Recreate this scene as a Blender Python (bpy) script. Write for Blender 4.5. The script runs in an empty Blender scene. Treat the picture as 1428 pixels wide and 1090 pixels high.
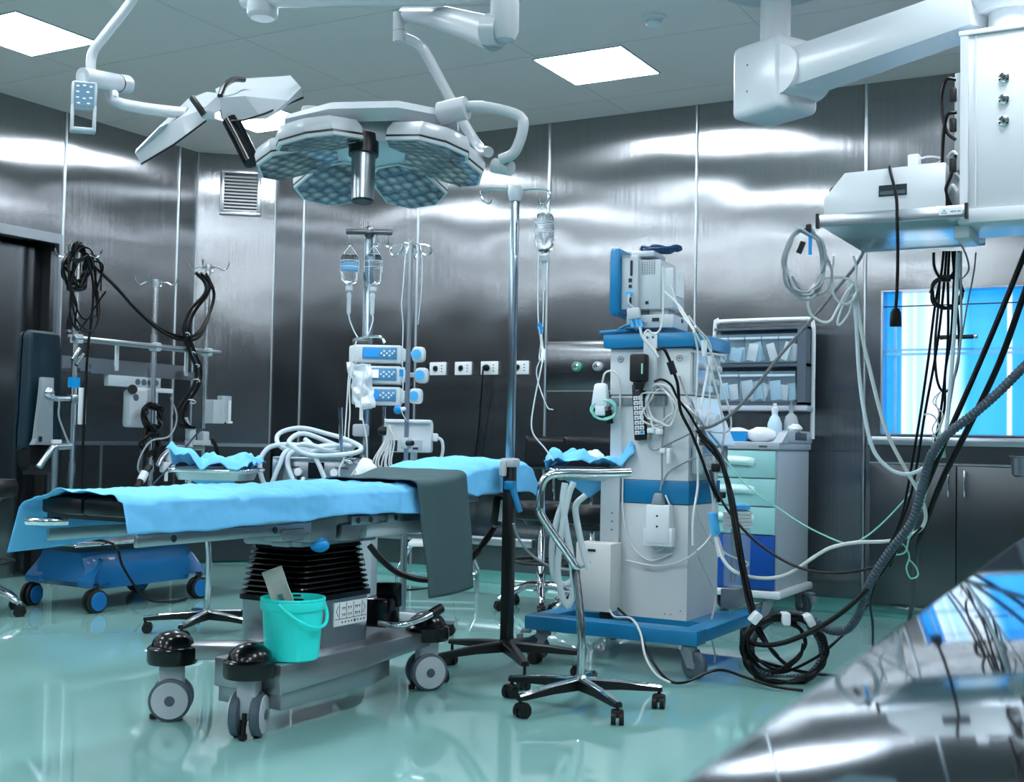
import bpy, bmesh, math, random
from mathutils import Vector, Matrix, noise
random.seed(7)
PI = math.pi
COL = bpy.context.scene.collection
V = Vector
Z3 = Vector((0, 0, 1))

# ------------------------------------------------------------------ camera
F_PX = 1704.0
YAW, PITCH, ROLL = 0.5122, 0.0404, 0.01948
EYE = V((0, 0, 1.045))
_fw = V((-math.sin(YAW)*math.cos(PITCH), math.cos(YAW)*math.cos(PITCH), math.sin(PITCH)))
_ri = V((math.cos(YAW), math.sin(YAW), 0))
_up = _ri.cross(_fw)
RIGHT = math.cos(ROLL)*_ri + math.sin(ROLL)*_up
UP = -math.sin(ROLL)*_ri + math.cos(ROLL)*_up
FWD = _fw

def ray(px, py):
    return RIGHT*((px-714)/F_PX) - UP*((py-545)/F_PX) + FWD
def at(px, py, d):            # the point of the room d metres away along the view direction
    return EYE + ray(px, py)*d
def at_x(px, py, x):
    r = ray(px, py); return EYE + r*((x-EYE.x)/r.x)
def at_y(px, py, y):
    r = ray(px, py); return EYE + r*((y-EYE.y)/r.y)
def at_z(px, py, z):
    r = ray(px, py); return EYE + r*((z-EYE.z)/r.z)

# ------------------------------------------------------------------ materials
def lin(c):
    if isinstance(c, str):
        c = c.lstrip('#'); c = [int(c[i:i+2], 16)/255 for i in (0, 2, 4)]
        c = [x/12.92 if x <= .04045 else ((x+.055)/1.055)**2.4 for x in c]
    return (c[0], c[1], c[2], 1)
MATS = {}
def mat(name, color, rough=.5, metal=0, spec=.5, coat=0, alpha=1, trans=0, ior=1.45, emit=None, estr=0,
        aniso=0, rot=0, bump=0, bscale=40, bdist=.002, vary=0, vscale=6, tangent='Z'):
    m = bpy.data.materials.new(name); m.use_nodes = True
    nt = m.node_tree; b = nt.nodes['Principled BSDF']; L = nt.links
    c = lin(color)
    b.inputs['Base Color'].default_value = c
    b.inputs['Roughness'].default_value = rough
    b.inputs['Metallic'].default_value = metal
    b.inputs['Specular IOR Level'].default_value = spec
    b.inputs['Coat Weight'].default_value = coat
    b.inputs['Alpha'].default_value = alpha
    b.inputs['Transmission Weight'].default_value = trans
    b.inputs['IOR'].default_value = ior
    if emit is not None:
        b.inputs['Emission Color'].default_value = lin(emit); b.inputs['Emission Strength'].default_value = estr
    tc = nt.nodes.new('ShaderNodeTexCoord')
    if vary:
        n = nt.nodes.new('ShaderNodeTexNoise'); n.inputs['Scale'].default_value = vscale; n.inputs['Detail'].default_value = 4
        L.new(tc.outputs['Object'], n.inputs['Vector'])
        r = nt.nodes.new('ShaderNodeValToRGB')
        r.color_ramp.elements[0].position = .3; r.color_ramp.elements[1].position = .7
        r.color_ramp.elements[0].color = [x*(1-vary) for x in c[:3]]+[1]
        r.color_ramp.elements[1].color = [min(1, x*(1+vary)) for x in c[:3]]+[1]
        L.new(n.outputs['Fac'], r.inputs['Fac']); L.new(r.outputs['Color'], b.inputs['Base Color'])
    if aniso:
        b.inputs['Anisotropic'].default_value = aniso; b.inputs['Anisotropic Rotation'].default_value = rot
        t = nt.nodes.new('ShaderNodeTangent'); t.direction_type = 'RADIAL'; t.axis = tangent
        L.new(t.outputs['Tangent'], b.inputs['Tangent'])
    if bump:
        n = nt.nodes.new('ShaderNodeTexNoise'); n.inputs['Scale'].default_value = bscale; n.inputs['Detail'].default_value = 3
        L.new(tc.outputs['Object'], n.inputs['Vector'])
        bp = nt.nodes.new('ShaderNodeBump'); bp.inputs['Strength'].default_value = bump; bp.inputs['Distance'].default_value = bdist
        L.new(n.outputs['Fac'], bp.inputs['Height']); L.new(bp.outputs['Normal'], b.inputs['Normal'])
    MATS[name] = m
    return m

def wall_steel():
    # vertically brushed sheet steel, slightly buckled, fine brush streaks
    m = mat('brushed_wall_steel', '#a9b3ba', rough=WALL_R, metal=1, aniso=WALL_A, rot=WALL_ROT)
    nt = m.node_tree; b = nt.nodes['Principled BSDF']; L = nt.links
    g = nt.nodes.new('ShaderNodeNewGeometry')
    mp = nt.nodes.new('ShaderNodeMapping'); mp.inputs['Scale'].default_value = (1.25, 1.25, 1.7)
    L.new(g.outputs['Position'], mp.inputs['Vector'])
    n = nt.nodes.new('ShaderNodeTexNoise'); n.inputs['Scale'].default_value = 1; n.inputs['Detail'].default_value = 1.0
    L.new(mp.outputs['Vector'], n.inputs['Vector'])
    bp = nt.nodes.new('ShaderNodeBump'); bp.inputs['Strength'].default_value = 1; bp.inputs['Distance'].default_value = WALL_B
    L.new(n.outputs['Fac'], bp.inputs['Height']); L.new(bp.outputs['Normal'], b.inputs['Normal'])
    mp3 = nt.nodes.new('ShaderNodeMapping'); mp3.inputs['Scale'].default_value = (1500, 1500, 1.2)
    L.new(g.outputs['Position'], mp3.inputs['Vector'])
    n3 = nt.nodes.new('ShaderNodeTexNoise'); n3.inputs['Scale'].default_value = 1; n3.inputs['Detail'].default_value = 0
    L.new(mp3.outputs['Vector'], n3.inputs['Vector'])
    bp2 = nt.nodes.new('ShaderNodeBump'); bp2.inputs['Strength'].default_value = 1; bp2.inputs['Distance'].default_value = WALL_G
    L.new(n3.outputs['Fac'], bp2.inputs['Height']); L.new(bp.outputs['Normal'], bp2.inputs['Normal']); L.new(bp2.outputs['Normal'], b.inputs['Normal'])
    mp2 = nt.nodes.new('ShaderNodeMapping'); mp2.inputs['Scale'].default_value = (260, 260, 1.0)
    L.new(g.outputs['Position'], mp2.inputs['Vector'])
    n2 = nt.nodes.new('ShaderNodeTexNoise'); n2.inputs['Scale'].default_value = 1; n2.inputs['Detail'].default_value = 3
    L.new(mp2.outputs['Vector'], n2.inputs['Vector'])
    r = nt.nodes.new('ShaderNodeValToRGB')
    r.color_ramp.elements[0].position = .25; r.color_ramp.elements[1].position = .75
    r.color_ramp.elements[0].color = (.285, .298, .310, 1); r.color_ramp.elements[1].color = (.335, .348, .360, 1)
    L.new(n2.outputs['Fac'], r.inputs['Fac']); L.new(r.outputs['Color'], b.inputs['Base Color'])
    return m
WALL_G = .00026
WALL_R, WALL_A, WALL_ROT, WALL_B = .185, 1.0, 0.0, .0115

# ------------------------------------------------------------------ mesh builder
def catmull(pts, n=8, closed=False):
    pts = [V(p) for p in pts]
    if len(pts) < 3: return pts
    out = []
    N = len(pts); segs = N if closed else N-1
    for i in range(segs):
        if closed: p0, p1, p2, p3 = pts[(i-1) % N], pts[i], pts[(i+1) % N], pts[(i+2) % N]
        else:
            p1, p2 = pts[i], pts[i+1]
            p0 = pts[i-1] if i > 0 else p1*2-p2
            p3 = pts[i+2] if i+2 < N else p2*2-p1
        for k in range(n):
            t = k/n
            out.append(.5*((2*p1)+(p2-p0)*t+(2*p0-5*p1+4*p2-p3)*t*t+(3*p1-p0-3*p2+p3)*t**3))
    if not closed: out.append(pts[-1])
    return out

def coil(c, r, turns, ax=(1, 0, 0), ay=(0, 0, 1), depth=(0, 1, 0), jit=.12, n=10, sq=1.0, seed=1):
    # loops of a wound cable around c
    rnd = random.Random(seed); c, ax, ay, dp = V(c), V(ax), V(ay), V(depth)
    out = []
    for k in range(int(turns*n)+1):
        a = 2*PI*k/n
        w = r*(1+rnd.uniform(-jit, jit))
        out.append(c+ax*(w*math.cos(a))+ay*(w*sq*math.sin(a))+dp*rnd.uniform(-1, 1))
    return out

class B:
    def __init__(s): s.bm = bmesh.new(); s.mi = 0
    def m(s, i): s.mi = i; return s
    def _fin(s, faces, smooth):
        for f in faces: f.material_index = s.mi; f.smooth = smooth
    def box(s, c, size, rot=None, bevel=0, seg=2, taper=None):
        r = bmesh.ops.create_cube(s.bm, size=1); vs = r['verts']
        for v in vs:
            k = 1.0
            if taper is not None and v.co.z > 0: k = taper
            v.co = V((v.co.x*size[0]*k, v.co.y*size[1]*k, v.co.z*size[2]))
        fs = set(f for v in vs for f in v.link_faces)
        s._fin(fs, False)
        if bevel > 0:
            es = set(e for v in vs for e in v.link_edges)
            rr = bmesh.ops.bevel(s.bm, geom=list(es), offset=bevel, segments=seg, affect='EDGES', profile=.5)
            s._fin(rr['faces'], True)
            vs = set(v for f in rr['faces'] for v in f.verts) | set(v for v in vs if v.is_valid)
        M = Matrix.Translation(V(c))
        if rot is not None: M = M @ (rot.to_4x4() if isinstance(rot, Matrix) else Matrix.Rotation(rot, 4, 'Z'))
        for v in vs: v.co = M @ v.co
        return s
    def bx(s, x0, x1, y0, y1, z0, z1, bevel=0, **k):
        return s.box(((x0+x1)/2, (y0+y1)/2, (z0+z1)/2), (abs(x1-x0), abs(y1-y0), abs(z1-z0)), bevel=bevel, **k)
    def rings(s, rings, closed=True, cap=True, smooth=True, loop=False):
        bv = [[s.bm.verts.new(p) for p in r] for r in rings]
        fs = []; n = len(bv[0]); R = len(bv)
        for i in range(R if loop else R-1):
            a, b = bv[i], bv[(i+1) % R]
            for j in range(n if closed else n-1):
                k = (j+1) % n
                try: fs.append(s.bm.faces.new((a[j], a[k], b[k], b[j])))
                except ValueError: pass
        s._fin(fs, smooth)
        if cap and closed and not loop:
            cf = []
            for r in (bv[0][::-1], bv[-1]):
                try: cf.append(s.bm.faces.new(r))
                except ValueError: pass
            s._fin(cf, False)
        return s
    def cyl(s, p0, p1, r0, r1=None, n=20, cap=True):
        p0, p1 = V(p0), V(p1); r1 = r0 if r1 is None else r1
        d = (p1-p0).normalized(); a = d.orthogonal().normalized(); b = d.cross(a)
        f = lambda p, r: [p+(a*math.cos(2*PI*i/n)+b*math.sin(2*PI*i/n))*r for i in range(n)]
        return s.rings([f(p0, r0), f(p1, r1)], cap=cap)
    def lathe(s, c, prof, axis=(0, 0, 1), n=28, cap=True):
        c, d = V(c), V(axis).normalized(); a = d.orthogonal().normalized(); b = d.cross(a)
        return s.rings([[c+d*h+(a*math.cos(2*PI*i/n)+b*math.sin(2*PI*i/n))*max(r, 1e-4) for i in range(n)] for r, h in prof], cap=cap)
    def tube(s, pts, r, n=8, smooth=6, closed=False, ridge=0, pitch=.01, cap=True):
        P = catmull(pts, smooth, closed) if smooth else [V(p) for p in pts]
        Q = [P[0]]
        for p in P[1:]:
            if (p-Q[-1]).length > 1e-5: Q.append(p)
        P = Q
        if ridge:                                     # a corrugated hose: even steps, radius up and down
            R, acc = [P[0]], 0
            for i in range(len(P)-1):
                a, b = P[i], P[i+1]; L = (b-a).length; t = pitch/2-acc
                while t <= L: R.append(a+(b-a)*(t/L)); t += pitch/2
                acc = L-(t-pitch/2)
            P = R
        N = len(P)
        tan = [(P[min(i+1, N-1)]-P[max(i-1, 0)]) for i in range(N)]
        if closed: tan = [P[(i+1) % N]-P[(i-1) % N] for i in range(N)]
        tan = [t.normalized() if t.length > 1e-9 else V((0, 0, 1)) for t in tan]
        a = tan[0].orthogonal().normalized(); out = []
        for i in range(N):
            a = (a-tan[i]*a.dot(tan[i]))
            a = a.normalized() if a.length > 1e-6 else tan[i].orthogonal().normalized()
            b = tan[i].cross(a)
            rr = r[min(int(i*len(r)/N), len(r)-1)] if isinstance(r, (list, tuple)) else r
            if ridge: rr *= 1+ridge*(1 if i % 2 else -1)
            out.append([P[i]+(a*math.cos(2*PI*j/n)+b*math.sin(2*PI*j/n))*rr for j in range(n)])
        return s.rings(out, cap=cap, loop=closed)
    def ball(s, c, r, sc=(1, 1, 1), n=18):
        rr = bmesh.ops.create_uvsphere(s.bm, u_segments=n, v_segments=max(8, n//2), radius=1)
        for v in rr['verts']: v.co = V(c)+V((v.co.x*r*sc[0], v.co.y*r*sc[1], v.co.z*r*sc[2]))
        s._fin(set(f for v in rr['verts'] for f in v.link_faces), True); return s
    def torus(s, c, R, r, axis=(0, 0, 1), n=28, k=8, sx=1):
        d = V(axis).normalized(); a = d.orthogonal().normalized(); b = d.cross(a)
        return s.tube([V(c)+a*(R*math.cos(2*PI*i/n)*sx)+b*(R*math.sin(2*PI*i/n)) for i in range(n)], r, k, 0, True)
    def prism(s, outline, ext, smooth=False, bevel=0):
        # outline: 3-D points of one flat face, ext: vector it is pushed along
        e = V(ext); A = [V(p) for p in outline]
        va = [s.bm.verts.new(p) for p in A]; vb = [s.bm.verts.new(p+e) for p in A]; n = len(A); fs = []
        fs.append(s.bm.faces.new(va)); fs.append(s.bm.faces.new(vb[::-1]))
        for i in range(n): fs.append(s.bm.faces.new((va[(i+1) % n], va[i], vb[i], vb[(i+1) % n])))
        s._fin(fs, smooth)
        if bevel:
            es = set(e2 for v in va+vb for e2 in v.link_edges)
            rr = bmesh.ops.bevel(s.bm, geom=list(es), offset=bevel, segments=2, affect='EDGES', profile=.5)
            s._fin(rr['faces'], True)
        return s
    def grid(s, nu, nv, fn, smooth=True, thick=0):
        g = [[s.bm.verts.new(fn(i/(nu-1), j/(nv-1))) for j in range(nv)] for i in range(nu)]
        fs = [s.bm.faces.new((g[i][j], g[i+1][j], g[i+1][j+1], g[i][j+1])) for i in range(nu-1) for j in range(nv-1)]
        s._fin(fs, smooth)
        if thick:
            bmesh.ops.recalc_face_normals(s.bm, faces=fs)
            bmesh.ops.solidify(s.bm, geom=fs, thickness=thick)
        return s
    def build(s, name, mats, parent=None, sharp=40, origin=None):
        bmesh.ops.recalc_face_normals(s.bm, faces=s.bm.faces[:])
        me = bpy.data.meshes.new(name)
        if parent is not None: o0 = V(parent['wl'])
        elif origin is not None: o0 = V(origin)
        else:
            vs = [v.co for v in s.bm.verts]
            lo = V([min(v[i] for v in vs) for i in range(3)]); hi = V([max(v[i] for v in vs) for i in range(3)])
            o0 = V(((lo.x+hi.x)/2, (lo.y+hi.y)/2, lo.z))
        for v in s.bm.verts: v.co -= o0
        s.bm.to_mesh(me); s.bm.free()
        for mm in (mats if isinstance(mats, (list, tuple)) else [mats]): me.materials.append(mm)
        me.set_sharp_from_angle(angle=math.radians(sharp))
        o = bpy.data.objects.new(name, me); COL.objects.link(o)
        if parent is not None: o.parent = parent
        else: o.location = o0
        o['wl'] = o0[:]
        return o

def thing(name, label, cat, loc, group=None):
    o = bpy.data.objects.new(name, None); COL.objects.link(o); o.empty_display_size = .1
    o.location = loc; o['wl'] = V(loc)[:]; o['label'] = label; o['category'] = cat
    if group: o['group'] = group
    return o
def tag(o, label, cat, group=None, kind=None):
    o['label'] = label; o['category'] = cat
    if group: o['group'] = group
    if kind: o['kind'] = kind
    return o
def struct(o, label=None, cat=None):
    o['kind'] = 'structure'
    if label: o['label'] = label
    if cat: o['category'] = cat
    return o
def dup(root, loc, label=None, group=None):
    r = root.copy(); COL.objects.link(r); r.location = loc; r['wl'] = V(loc)[:]
    if label: r['label'] = label
    if group: r['group'] = group
    for ch in list(root.children):
        c = ch.copy(); COL.objects.link(c); c.parent = r
        for g in list(ch.children):
            d = g.copy(); COL.objects.link(d); d.parent = c
    return r
def cable(name, label, cat, pts, r, m, group=None, n=7, smooth=6, **k):
    return tag(B().tube(pts, r, n, smooth, **k).build(name, m), label, cat, group)
def rrect(cx, cy, w, d, z, r=.02, k=5):
    out = []
    for (sx, sy, a0) in ((1, 1, 0), (-1, 1, 90), (-1, -1, 180), (1, -1, 270)):
        for i in range(k+1):
            a = math.radians(a0+90*i/k)
            out.append(V((cx+sx*(w/2-r)+r*math.cos(a), cy+sy*(d/2-r)+r*math.sin(a), z)))
    return out
EXPO = 0.32
# ------------------------------------------------------------------ materials used
STEEL_W = wall_steel()
STEEL = mat('satin_steel', '#b4bcc2', .28, 1, bump=.05, bscale=60)
STEEL_D = mat('dark_brushed_steel', '#63676a', .34, 1, aniso=.7, bump=.04, bscale=30)
CHROME = mat('chrome', '#d9dee2', .07, 1)
TABLE_STEEL = mat('polished_table_steel', '#b9c1c7', .04, 1)
FLOOR_M = mat('teal_epoxy_floor', '#86b6b1', .045, spec=.6, coat=.4, vary=.04, vscale=1.5, bump=.012, bscale=1.6, bdist=.01)
CEIL_M = mat('ceiling_paint', '#eadad7', .55, spec=.35)
DARK = mat('black_plastic', '#101214', .38)
RUBBER = mat('black_rubber', '#0c0d0e', .5)
GLOSSBLACK = mat('glossy_black_plastic', '#07080a', .2)
WHITE = mat('white_plastic', '#dfe4e7', .32)
LAMPW = mat('lamp_housing_white', '#b4bbc0', .3, coat=.15)
GREYW = mat('cool_grey_plastic', '#b7c0c6', .4)
GREY = mat('mid_grey_plastic', '#7f8a91', .4)
SLATE = mat('slate_grey_plastic', '#4e5c68', .42)
DBLUE = mat('machine_blue', '#0b76a8', .33, coat=.1)
BBLUE = mat('bright_blue_plastic', '#1192d8', .35)
TROLLEYBLUE = mat('trolley_blue_paint', '#0a6096', .3, coat=.2)
CASTBLUE = mat('caster_blue', '#106aaa', .35)
DRAWERBLUE = mat('deep_blue_drawer', '#0b4fa8', .35)
AQUA = mat('pale_aqua_drawer', '#a3dcdc', .38)
DRAPE = mat('blue_drape_fabric', '#74c4f4', .75, spec=.2, bump=.25, bscale=220, bdist=.0008)
CLOTHG = mat('grey_green_cloth', '#4a5f63', .85, spec=.15, bump=.3, bscale=320, bdist=.0008)
PADBLK = mat('black_vinyl', '#0b0d10', .35, bump=.1, bscale=120)
TEALPAD = mat('dark_teal_vinyl', '#072632', .42, bump=.15, bscale=30, bdist=.004)
BUCKET = mat('turquoise_bucket_plastic', '#30f6ee', .35)
GLASS = mat('clear_glass', '#f2f8fa', .03, trans=1, ior=1.3)
CLEAR = mat('clear_plastic', '#dfeaf0', .18, alpha=.38)
FLUID = mat('saline_fluid', '#eef7fb', .02, trans=1, ior=1.12)
TUBEW = mat('white_silicone_tube', '#cfdae0', .35)
TUBEG = mat('grey_cable_sheath', '#8d979c', .42)
CABW = mat('white_cable_sheath', '#d5d8d8', .4)
CABBR = mat('grey_brown_hose', '#77787a', .45)
CABK = mat('black_cable_sheath', '#07080a', .36, spec=.3)
CABG = mat('mint_green_cable', '#8fd8c8', .45)
CORR = mat('slate_corrugated_hose', '#3a4954', .45)
LIGHT = mat('lamp_diffuser', '#ffffff', .4, emit='#eef6ff', estr=30)
SCREEN = mat('blue_lit_screen', '#1d6fb0', .3, emit='#2d8fe0', estr=.55)
SCREENW = mat('white_lit_screen', '#cfe2ee', .3, emit='#dceefa', estr=.6)
PAPER = mat('paper_white', '#e8ecee', .7)
INK = mat('dark_print', '#1a2730', .6)
PACK = mat('sterile_pouch', '#c9c8c0', .5)
BAGP = mat('white_bag', '#e4eaee', .5)

# ------------------------------------------------------------------ shell
XL, YB, ZC = -7.19, 7.84, 3.37
XR, YF = 1.7, -2.6
struct(B().bx(-8.2, XR, YF, 8.6, -.06, 0).build('floor', FLOOR_M), 'glossy teal epoxy floor', 'floor')
b = B().bx(-8.2, XR, YF, 8.6, ZC, ZC+.08)
struct(b.build('ceiling', CEIL_M), 'pale grey panelled ceiling', 'ceiling')
g = B()
for i in range(-14, 4):                                   # hairline joints of the ceiling boards
    x = -6.3+i*1.38+.35*8
    if XL < x < XR: g.bx(x-.003, x+.003, YF, YB, ZC-.002, ZC+.002)
for i in range(12):
    y = 7.45-i*.69*1.5
    if y > YF: g.bx(XL, XR, y-.003, y+.003, ZC-.002, ZC+.002)
struct(g.build('trim_1', mat('ceiling_joint', '#dccdca', .6)), 'hairline joints between ceiling boards', 'trim')

WX0, WX1, WZ0, WZ1 = -1.745, -.28, 1.126, 2.035            # window
b = B()
b.bx(-6.72, WX0, YB, YB+.1, 0, ZC).bx(WX1, XR, YB, YB+.1, 0, ZC)
b.bx(WX0, WX1, YB, YB+.1, WZ1, ZC).bx(WX0, WX1, YB, YB+.1, 0, WZ0)
struct(b.build('wall_back', STEEL_W), 'brushed stainless steel back wall', 'wall')
DY0, DY1, DZ = 4.55, 6.07, 2.40
b = B()
b.bx(XL-.1, XL, YF, DY0, 0, ZC).bx(XL-.1, XL, DY1, 7.45, 0, ZC).bx(XL-.1, XL, DY0, DY1, DZ, ZC)
struct(b.build('wall_left', STEEL_W), 'brushed stainless steel left wall', 'wall')
b = B().prism([(XL, 7.43, 0), (-6.70, YB, 0), (-6.76, YB+.08, 0), (XL-.08, 7.49, 0)], (0, 0, ZC))
struct(b.build('wall_corner', STEEL_W), 'chamfered brushed steel corner panel', 'wall')
struct(B().bx(XR, XR+.1, YF, YB, 0, ZC).build('wall_right', STEEL_W), 'steel wall right of the camera', 'wall')
struct(B().bx(XL, XR, YF-.1, YF, 0, ZC).build('wall_front', STEEL_W), 'steel wall behind the camera', 'wall')

# vertical joint strips
k = 2
STRIP = mat('joint_strip_steel', '#c6cfd5', .3, 1)
for x in (-6.397, -5.27, -4.132, -2.991, -1.846, WX1+.1, .9):
    z0 = 0.07
    struct(B().cyl((x, YB-.001, z0), (x, YB-.001, ZC), .011, n=12).build('trim_%d' % k, STRIP), 'vertical joint strip on the back wall', 'trim'); k += 1
for y in (2.7, 3.8, 6.085, 7.222):
    struct(B().cyl((XL+.001, y, .07), (XL+.001, y, ZC), .011, n=12).build('trim_%d' % k, STRIP), 'vertical joint strip on the left wall', 'trim'); k += 1
for p in ((XL+.004, 7.43), (-6.70, YB-.004)):
    struct(B().cyl((p[0], p[1], 0), (p[0], p[1], ZC), .007, n=8).build('trim_%d' % k, STRIP), 'edge strip of the corner panel', 'trim'); k += 1

# coved skirting
COVE = mat('teal_coved_skirting', '#4f918c', .12, coat=.3)
def cove(pa, pb, nrm):
    pa, pb, nrm = V(pa), V(pb), V(nrm).normalized()
    prof = [(0, .085), (.004, .085), (.008, .05), (.022, .022), (.05, .006), (.075, .001)]
    return B().rings([[p+nrm*d+V((0, 0, z)) for d, z in prof] for p in (pa, pb)], closed=False, cap=False)
struct(cove((-6.7, YB, 0), (XR, YB, 0), (0, -1, 0)).build('baseboard_back', COVE), 'teal coved skirting along the back wall', 'skirting')
struct(cove((XL, 6.1, 0), (XL, 7.43, 0), (1, 0, 0)).build('baseboard_left', COVE), 'teal coved skirting along the left wall', 'skirting')
struct(cove((XL, 7.43, 0), (-6.7, YB, 0), (.64, -.77, 0)).build('baseboard_corner', COVE), 'teal coved skirting of the corner panel', 'skirting')

# doorway in the left wall
b = B()
b.bx(XL-.02, XL+.02, DY0-.05, DY1, DZ, DZ+.07).bx(XL-.02, XL+.02, DY1-.03, DY1, 0, DZ).bx(XL-.02, XL+.02, DY0-.05, DY0, 0, DZ)
struct(b.build('trim_30', STEEL), 'steel door frame edging', 'trim')
b = B().bx(-7.9, XL-.1, DY1, DY1+.06, 0, ZC-.3).bx(-7.9, XL-.1, DY0-.06, DY0, 0, ZC-.3).bx(-7.9, XL-.1, DY0, DY1, 2.75, 2.8).bx(-7.9, -7.84, DY0, DY1, 2.25, 2.75)
struct(b.build('wall_lobby', mat('lobby_shade', '#15171a', .7)), 'door lobby with its shade painted near black', 'wall')  # near-black colour stands for the shadow inside the recess
d = B().bx(-7.43, -7.38, DY0-.02, DY1-.01, 0, 2.38)
d = struct(d.build('door_1', mat('door_steel', '#8a8d90', .16, 1)), 'dark steel door in the recess', 'door')

# low steel service duct along the left wall and the corner
b = B()
b.bx(XL+.002, XL+.06, 6.1, 7.40, .02, .95)
b.prism([(XL+.06, 7.38, .02), (-6.66, YB-.03, .02), (-6.70, YB-.003, .02), (XL, 7.42, .02)], (0, 0, .93))
o = struct(b.build('trim_31', STEEL_D), 'low steel wainscot of the left corner', 'trim')
b = B()
b.bx(XL, XL+.075, 6.1, 7.37, .95, .975)
b.prism([(XL+.075, 7.37, .95), (-6.645, YB-.04, .95), (-6.70, YB-.003, .95), (XL, 7.42, .95)], (0, 0, .025))
struct(b.build('trim_32', STEEL), 'ledge on top of the low wainscot', 'trim')
b = B()
for y in (6.45, 6.85, 7.2): b.bx(XL+.058, XL+.066, y-.012, y+.012, .06, .95)
struct(b.build('trim_33', STEEL), 'joint strips of the low wainscot', 'trim')

# floor-level bumper ledge on the back wall
struct(B().bx(-6.55, -4.2, YB-.035, YB-.002, .27, .33, bevel=.008).build('trim_34', STEEL), 'steel bumper rail low on the back wall', 'trim')

# window: frame, panes, lit curtain strips of the room beyond
b = B()
t = .03
b.bx(WX0, WX0+.012, YB-.004, YB+.12, WZ0, WZ1).bx(WX1-.012, WX1, YB-.004, YB+.12, WZ0, WZ1).bx(WX0, WX1, YB-.004, YB+.12, WZ1-.008, WZ1).bx(WX0, WX1, YB-.004, YB+.12, WZ0, WZ0+.008)
win = b.build('window_1', STEEL); struct(win, 'blue lit pass-through window of the back wall', 'window')
PANE = mat('pane_glass', '#9fd8fb', .02, alpha=.06, spec=.6)
b = B().bx(WX0+.012, WX1-.012, YB+.05, YB+.058, WZ0+.01, 1.665); b.build('lower_pane', PANE, win)
b = B().bx(WX0+.012, WX1-.012, YB+.035, YB+.043, 1.63, WZ1-.01); b.build('upper_pane', PANE, win)
EDGE = mat('pane_edge', '#8fd6ff', .15, alpha=.6)
b = B().bx(WX0+.012, WX1-.012, YB+.03, YB+.048, 1.625, 1.640).bx(WX0+.012, WX1-.012, YB+.045, YB+.063, 1.655, 1.668).bx(WX0+.07, WX0+.085, YB+.045, YB+.06, WZ0, WZ1)
b.build('pane_edging', EDGE, win)
b = B().bx(WX0+.012, WX1-.012, YB+.02, YB+.03, 1.93, 1.937); b.build('pane_rail', DARK, win)
hx = -1.285
b = B().tube([(hx-.10, YB+.03, 1.73), (hx-.10, YB-.01, 1.73), (hx+.10, YB-.01, 1.73), (hx+.10, YB+.03, 1.73)], .014, 10, 0); b.m(1)
b.ball((hx+.105, YB-.008, 1.73), .018)
b.build('handle', [DARK, CHROME], win)
def strip_mat():
    m = bpy.data.materials.new('lit_room_beyond'); m.use_nodes = True; nt = m.node_tree; L = nt.links
    b = nt.nodes['Principled BSDF']; b.inputs['Base Color'].default_value = (.05, .3, .6, 1); b.inputs['Roughness'].default_value = .5
    g = nt.nodes.new('ShaderNodeNewGeometry'); s = nt.nodes.new('ShaderNodeSeparateXYZ'); L.new(g.outputs['Position'], s.inputs[0])
    mr = nt.nodes.new('ShaderNodeMapRange'); mr.inputs['From Min'].default_value = WX0; mr.inputs['From Max'].default_value = WX1
    L.new(s.outputs['X'], mr.inputs['Value'])
    r = nt.nodes.new('ShaderNodeValToRGB'); cr = r.color_ramp; cr.interpolation = 'LINEAR'
    blue, pale, white, deep = (.0, .20, .60, 1), (.03, .30, .66, 1), (.62, .66, .68, 1), (.0, .15, .50, 1)
    # the lit strips and tubes of the room behind the glass, left to right
    m1, m2 = (.30, .54, .66, 1), (.46, .60, .68, 1)
    st = [(0, blue), (.045, deep), (.062, deep), (.070, white), (.11, m1), (.118, white), (.135, m1), (.165, m2), (.19, white), (.235, white), (.26, m2), (.295, m2), (.33, pale), (.345, blue), (.40, (.01, .23, .62, 1)), (.492, blue), (.498, white), (.510, white), (.516, blue), (.62, deep), (.8, blue), (1, deep)]
    # mix down to the ramp's own limit
    cr.elements[0].position = 0; cr.elements[0].color = st[0][1]; cr.elements[1].position = 1; cr.elements[1].color = st[-1][1]
    for p, c in st[1:-1]:
        e = cr.elements.new(p); e.color = c
    L.new(mr.outputs['Result'], r.inputs['Fac'])
    L.new(r.outputs['Color'], b.inputs['Emission Color']); b.inputs['Emission Strength'].default_value = 1.55
    return m
b = B()
n = 26
for i in range(n):                                         # overlapping translucent strips standing behind the panes
    x0 = WX0+(WX1-WX0)*i/n; x1 = WX0+(WX1-WX0)*(i+1)/n+.004
    b.bx(x0, x1, YB+.155+(.004 if i % 2 else 0), YB+.159+(.004 if i % 2 else 0), WZ0-.05, WZ1+.05)
b.build('lit_strip_curtain', strip_mat(), win)
b = B().bx(WX0-.05, WX1+.05, YB+.1, YB+.2, WZ1, WZ1+.05).bx(WX0-.05, WX1+.05, YB+.1, YB+.2, WZ0-.05, WZ0).bx(WX0-.05, WX0, YB+.1, YB+.2, WZ0, WZ1).bx(WX1, WX1+.05, YB+.1, YB+.2, WZ0, WZ1)
b.build('reveal', DARK, win)

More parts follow.
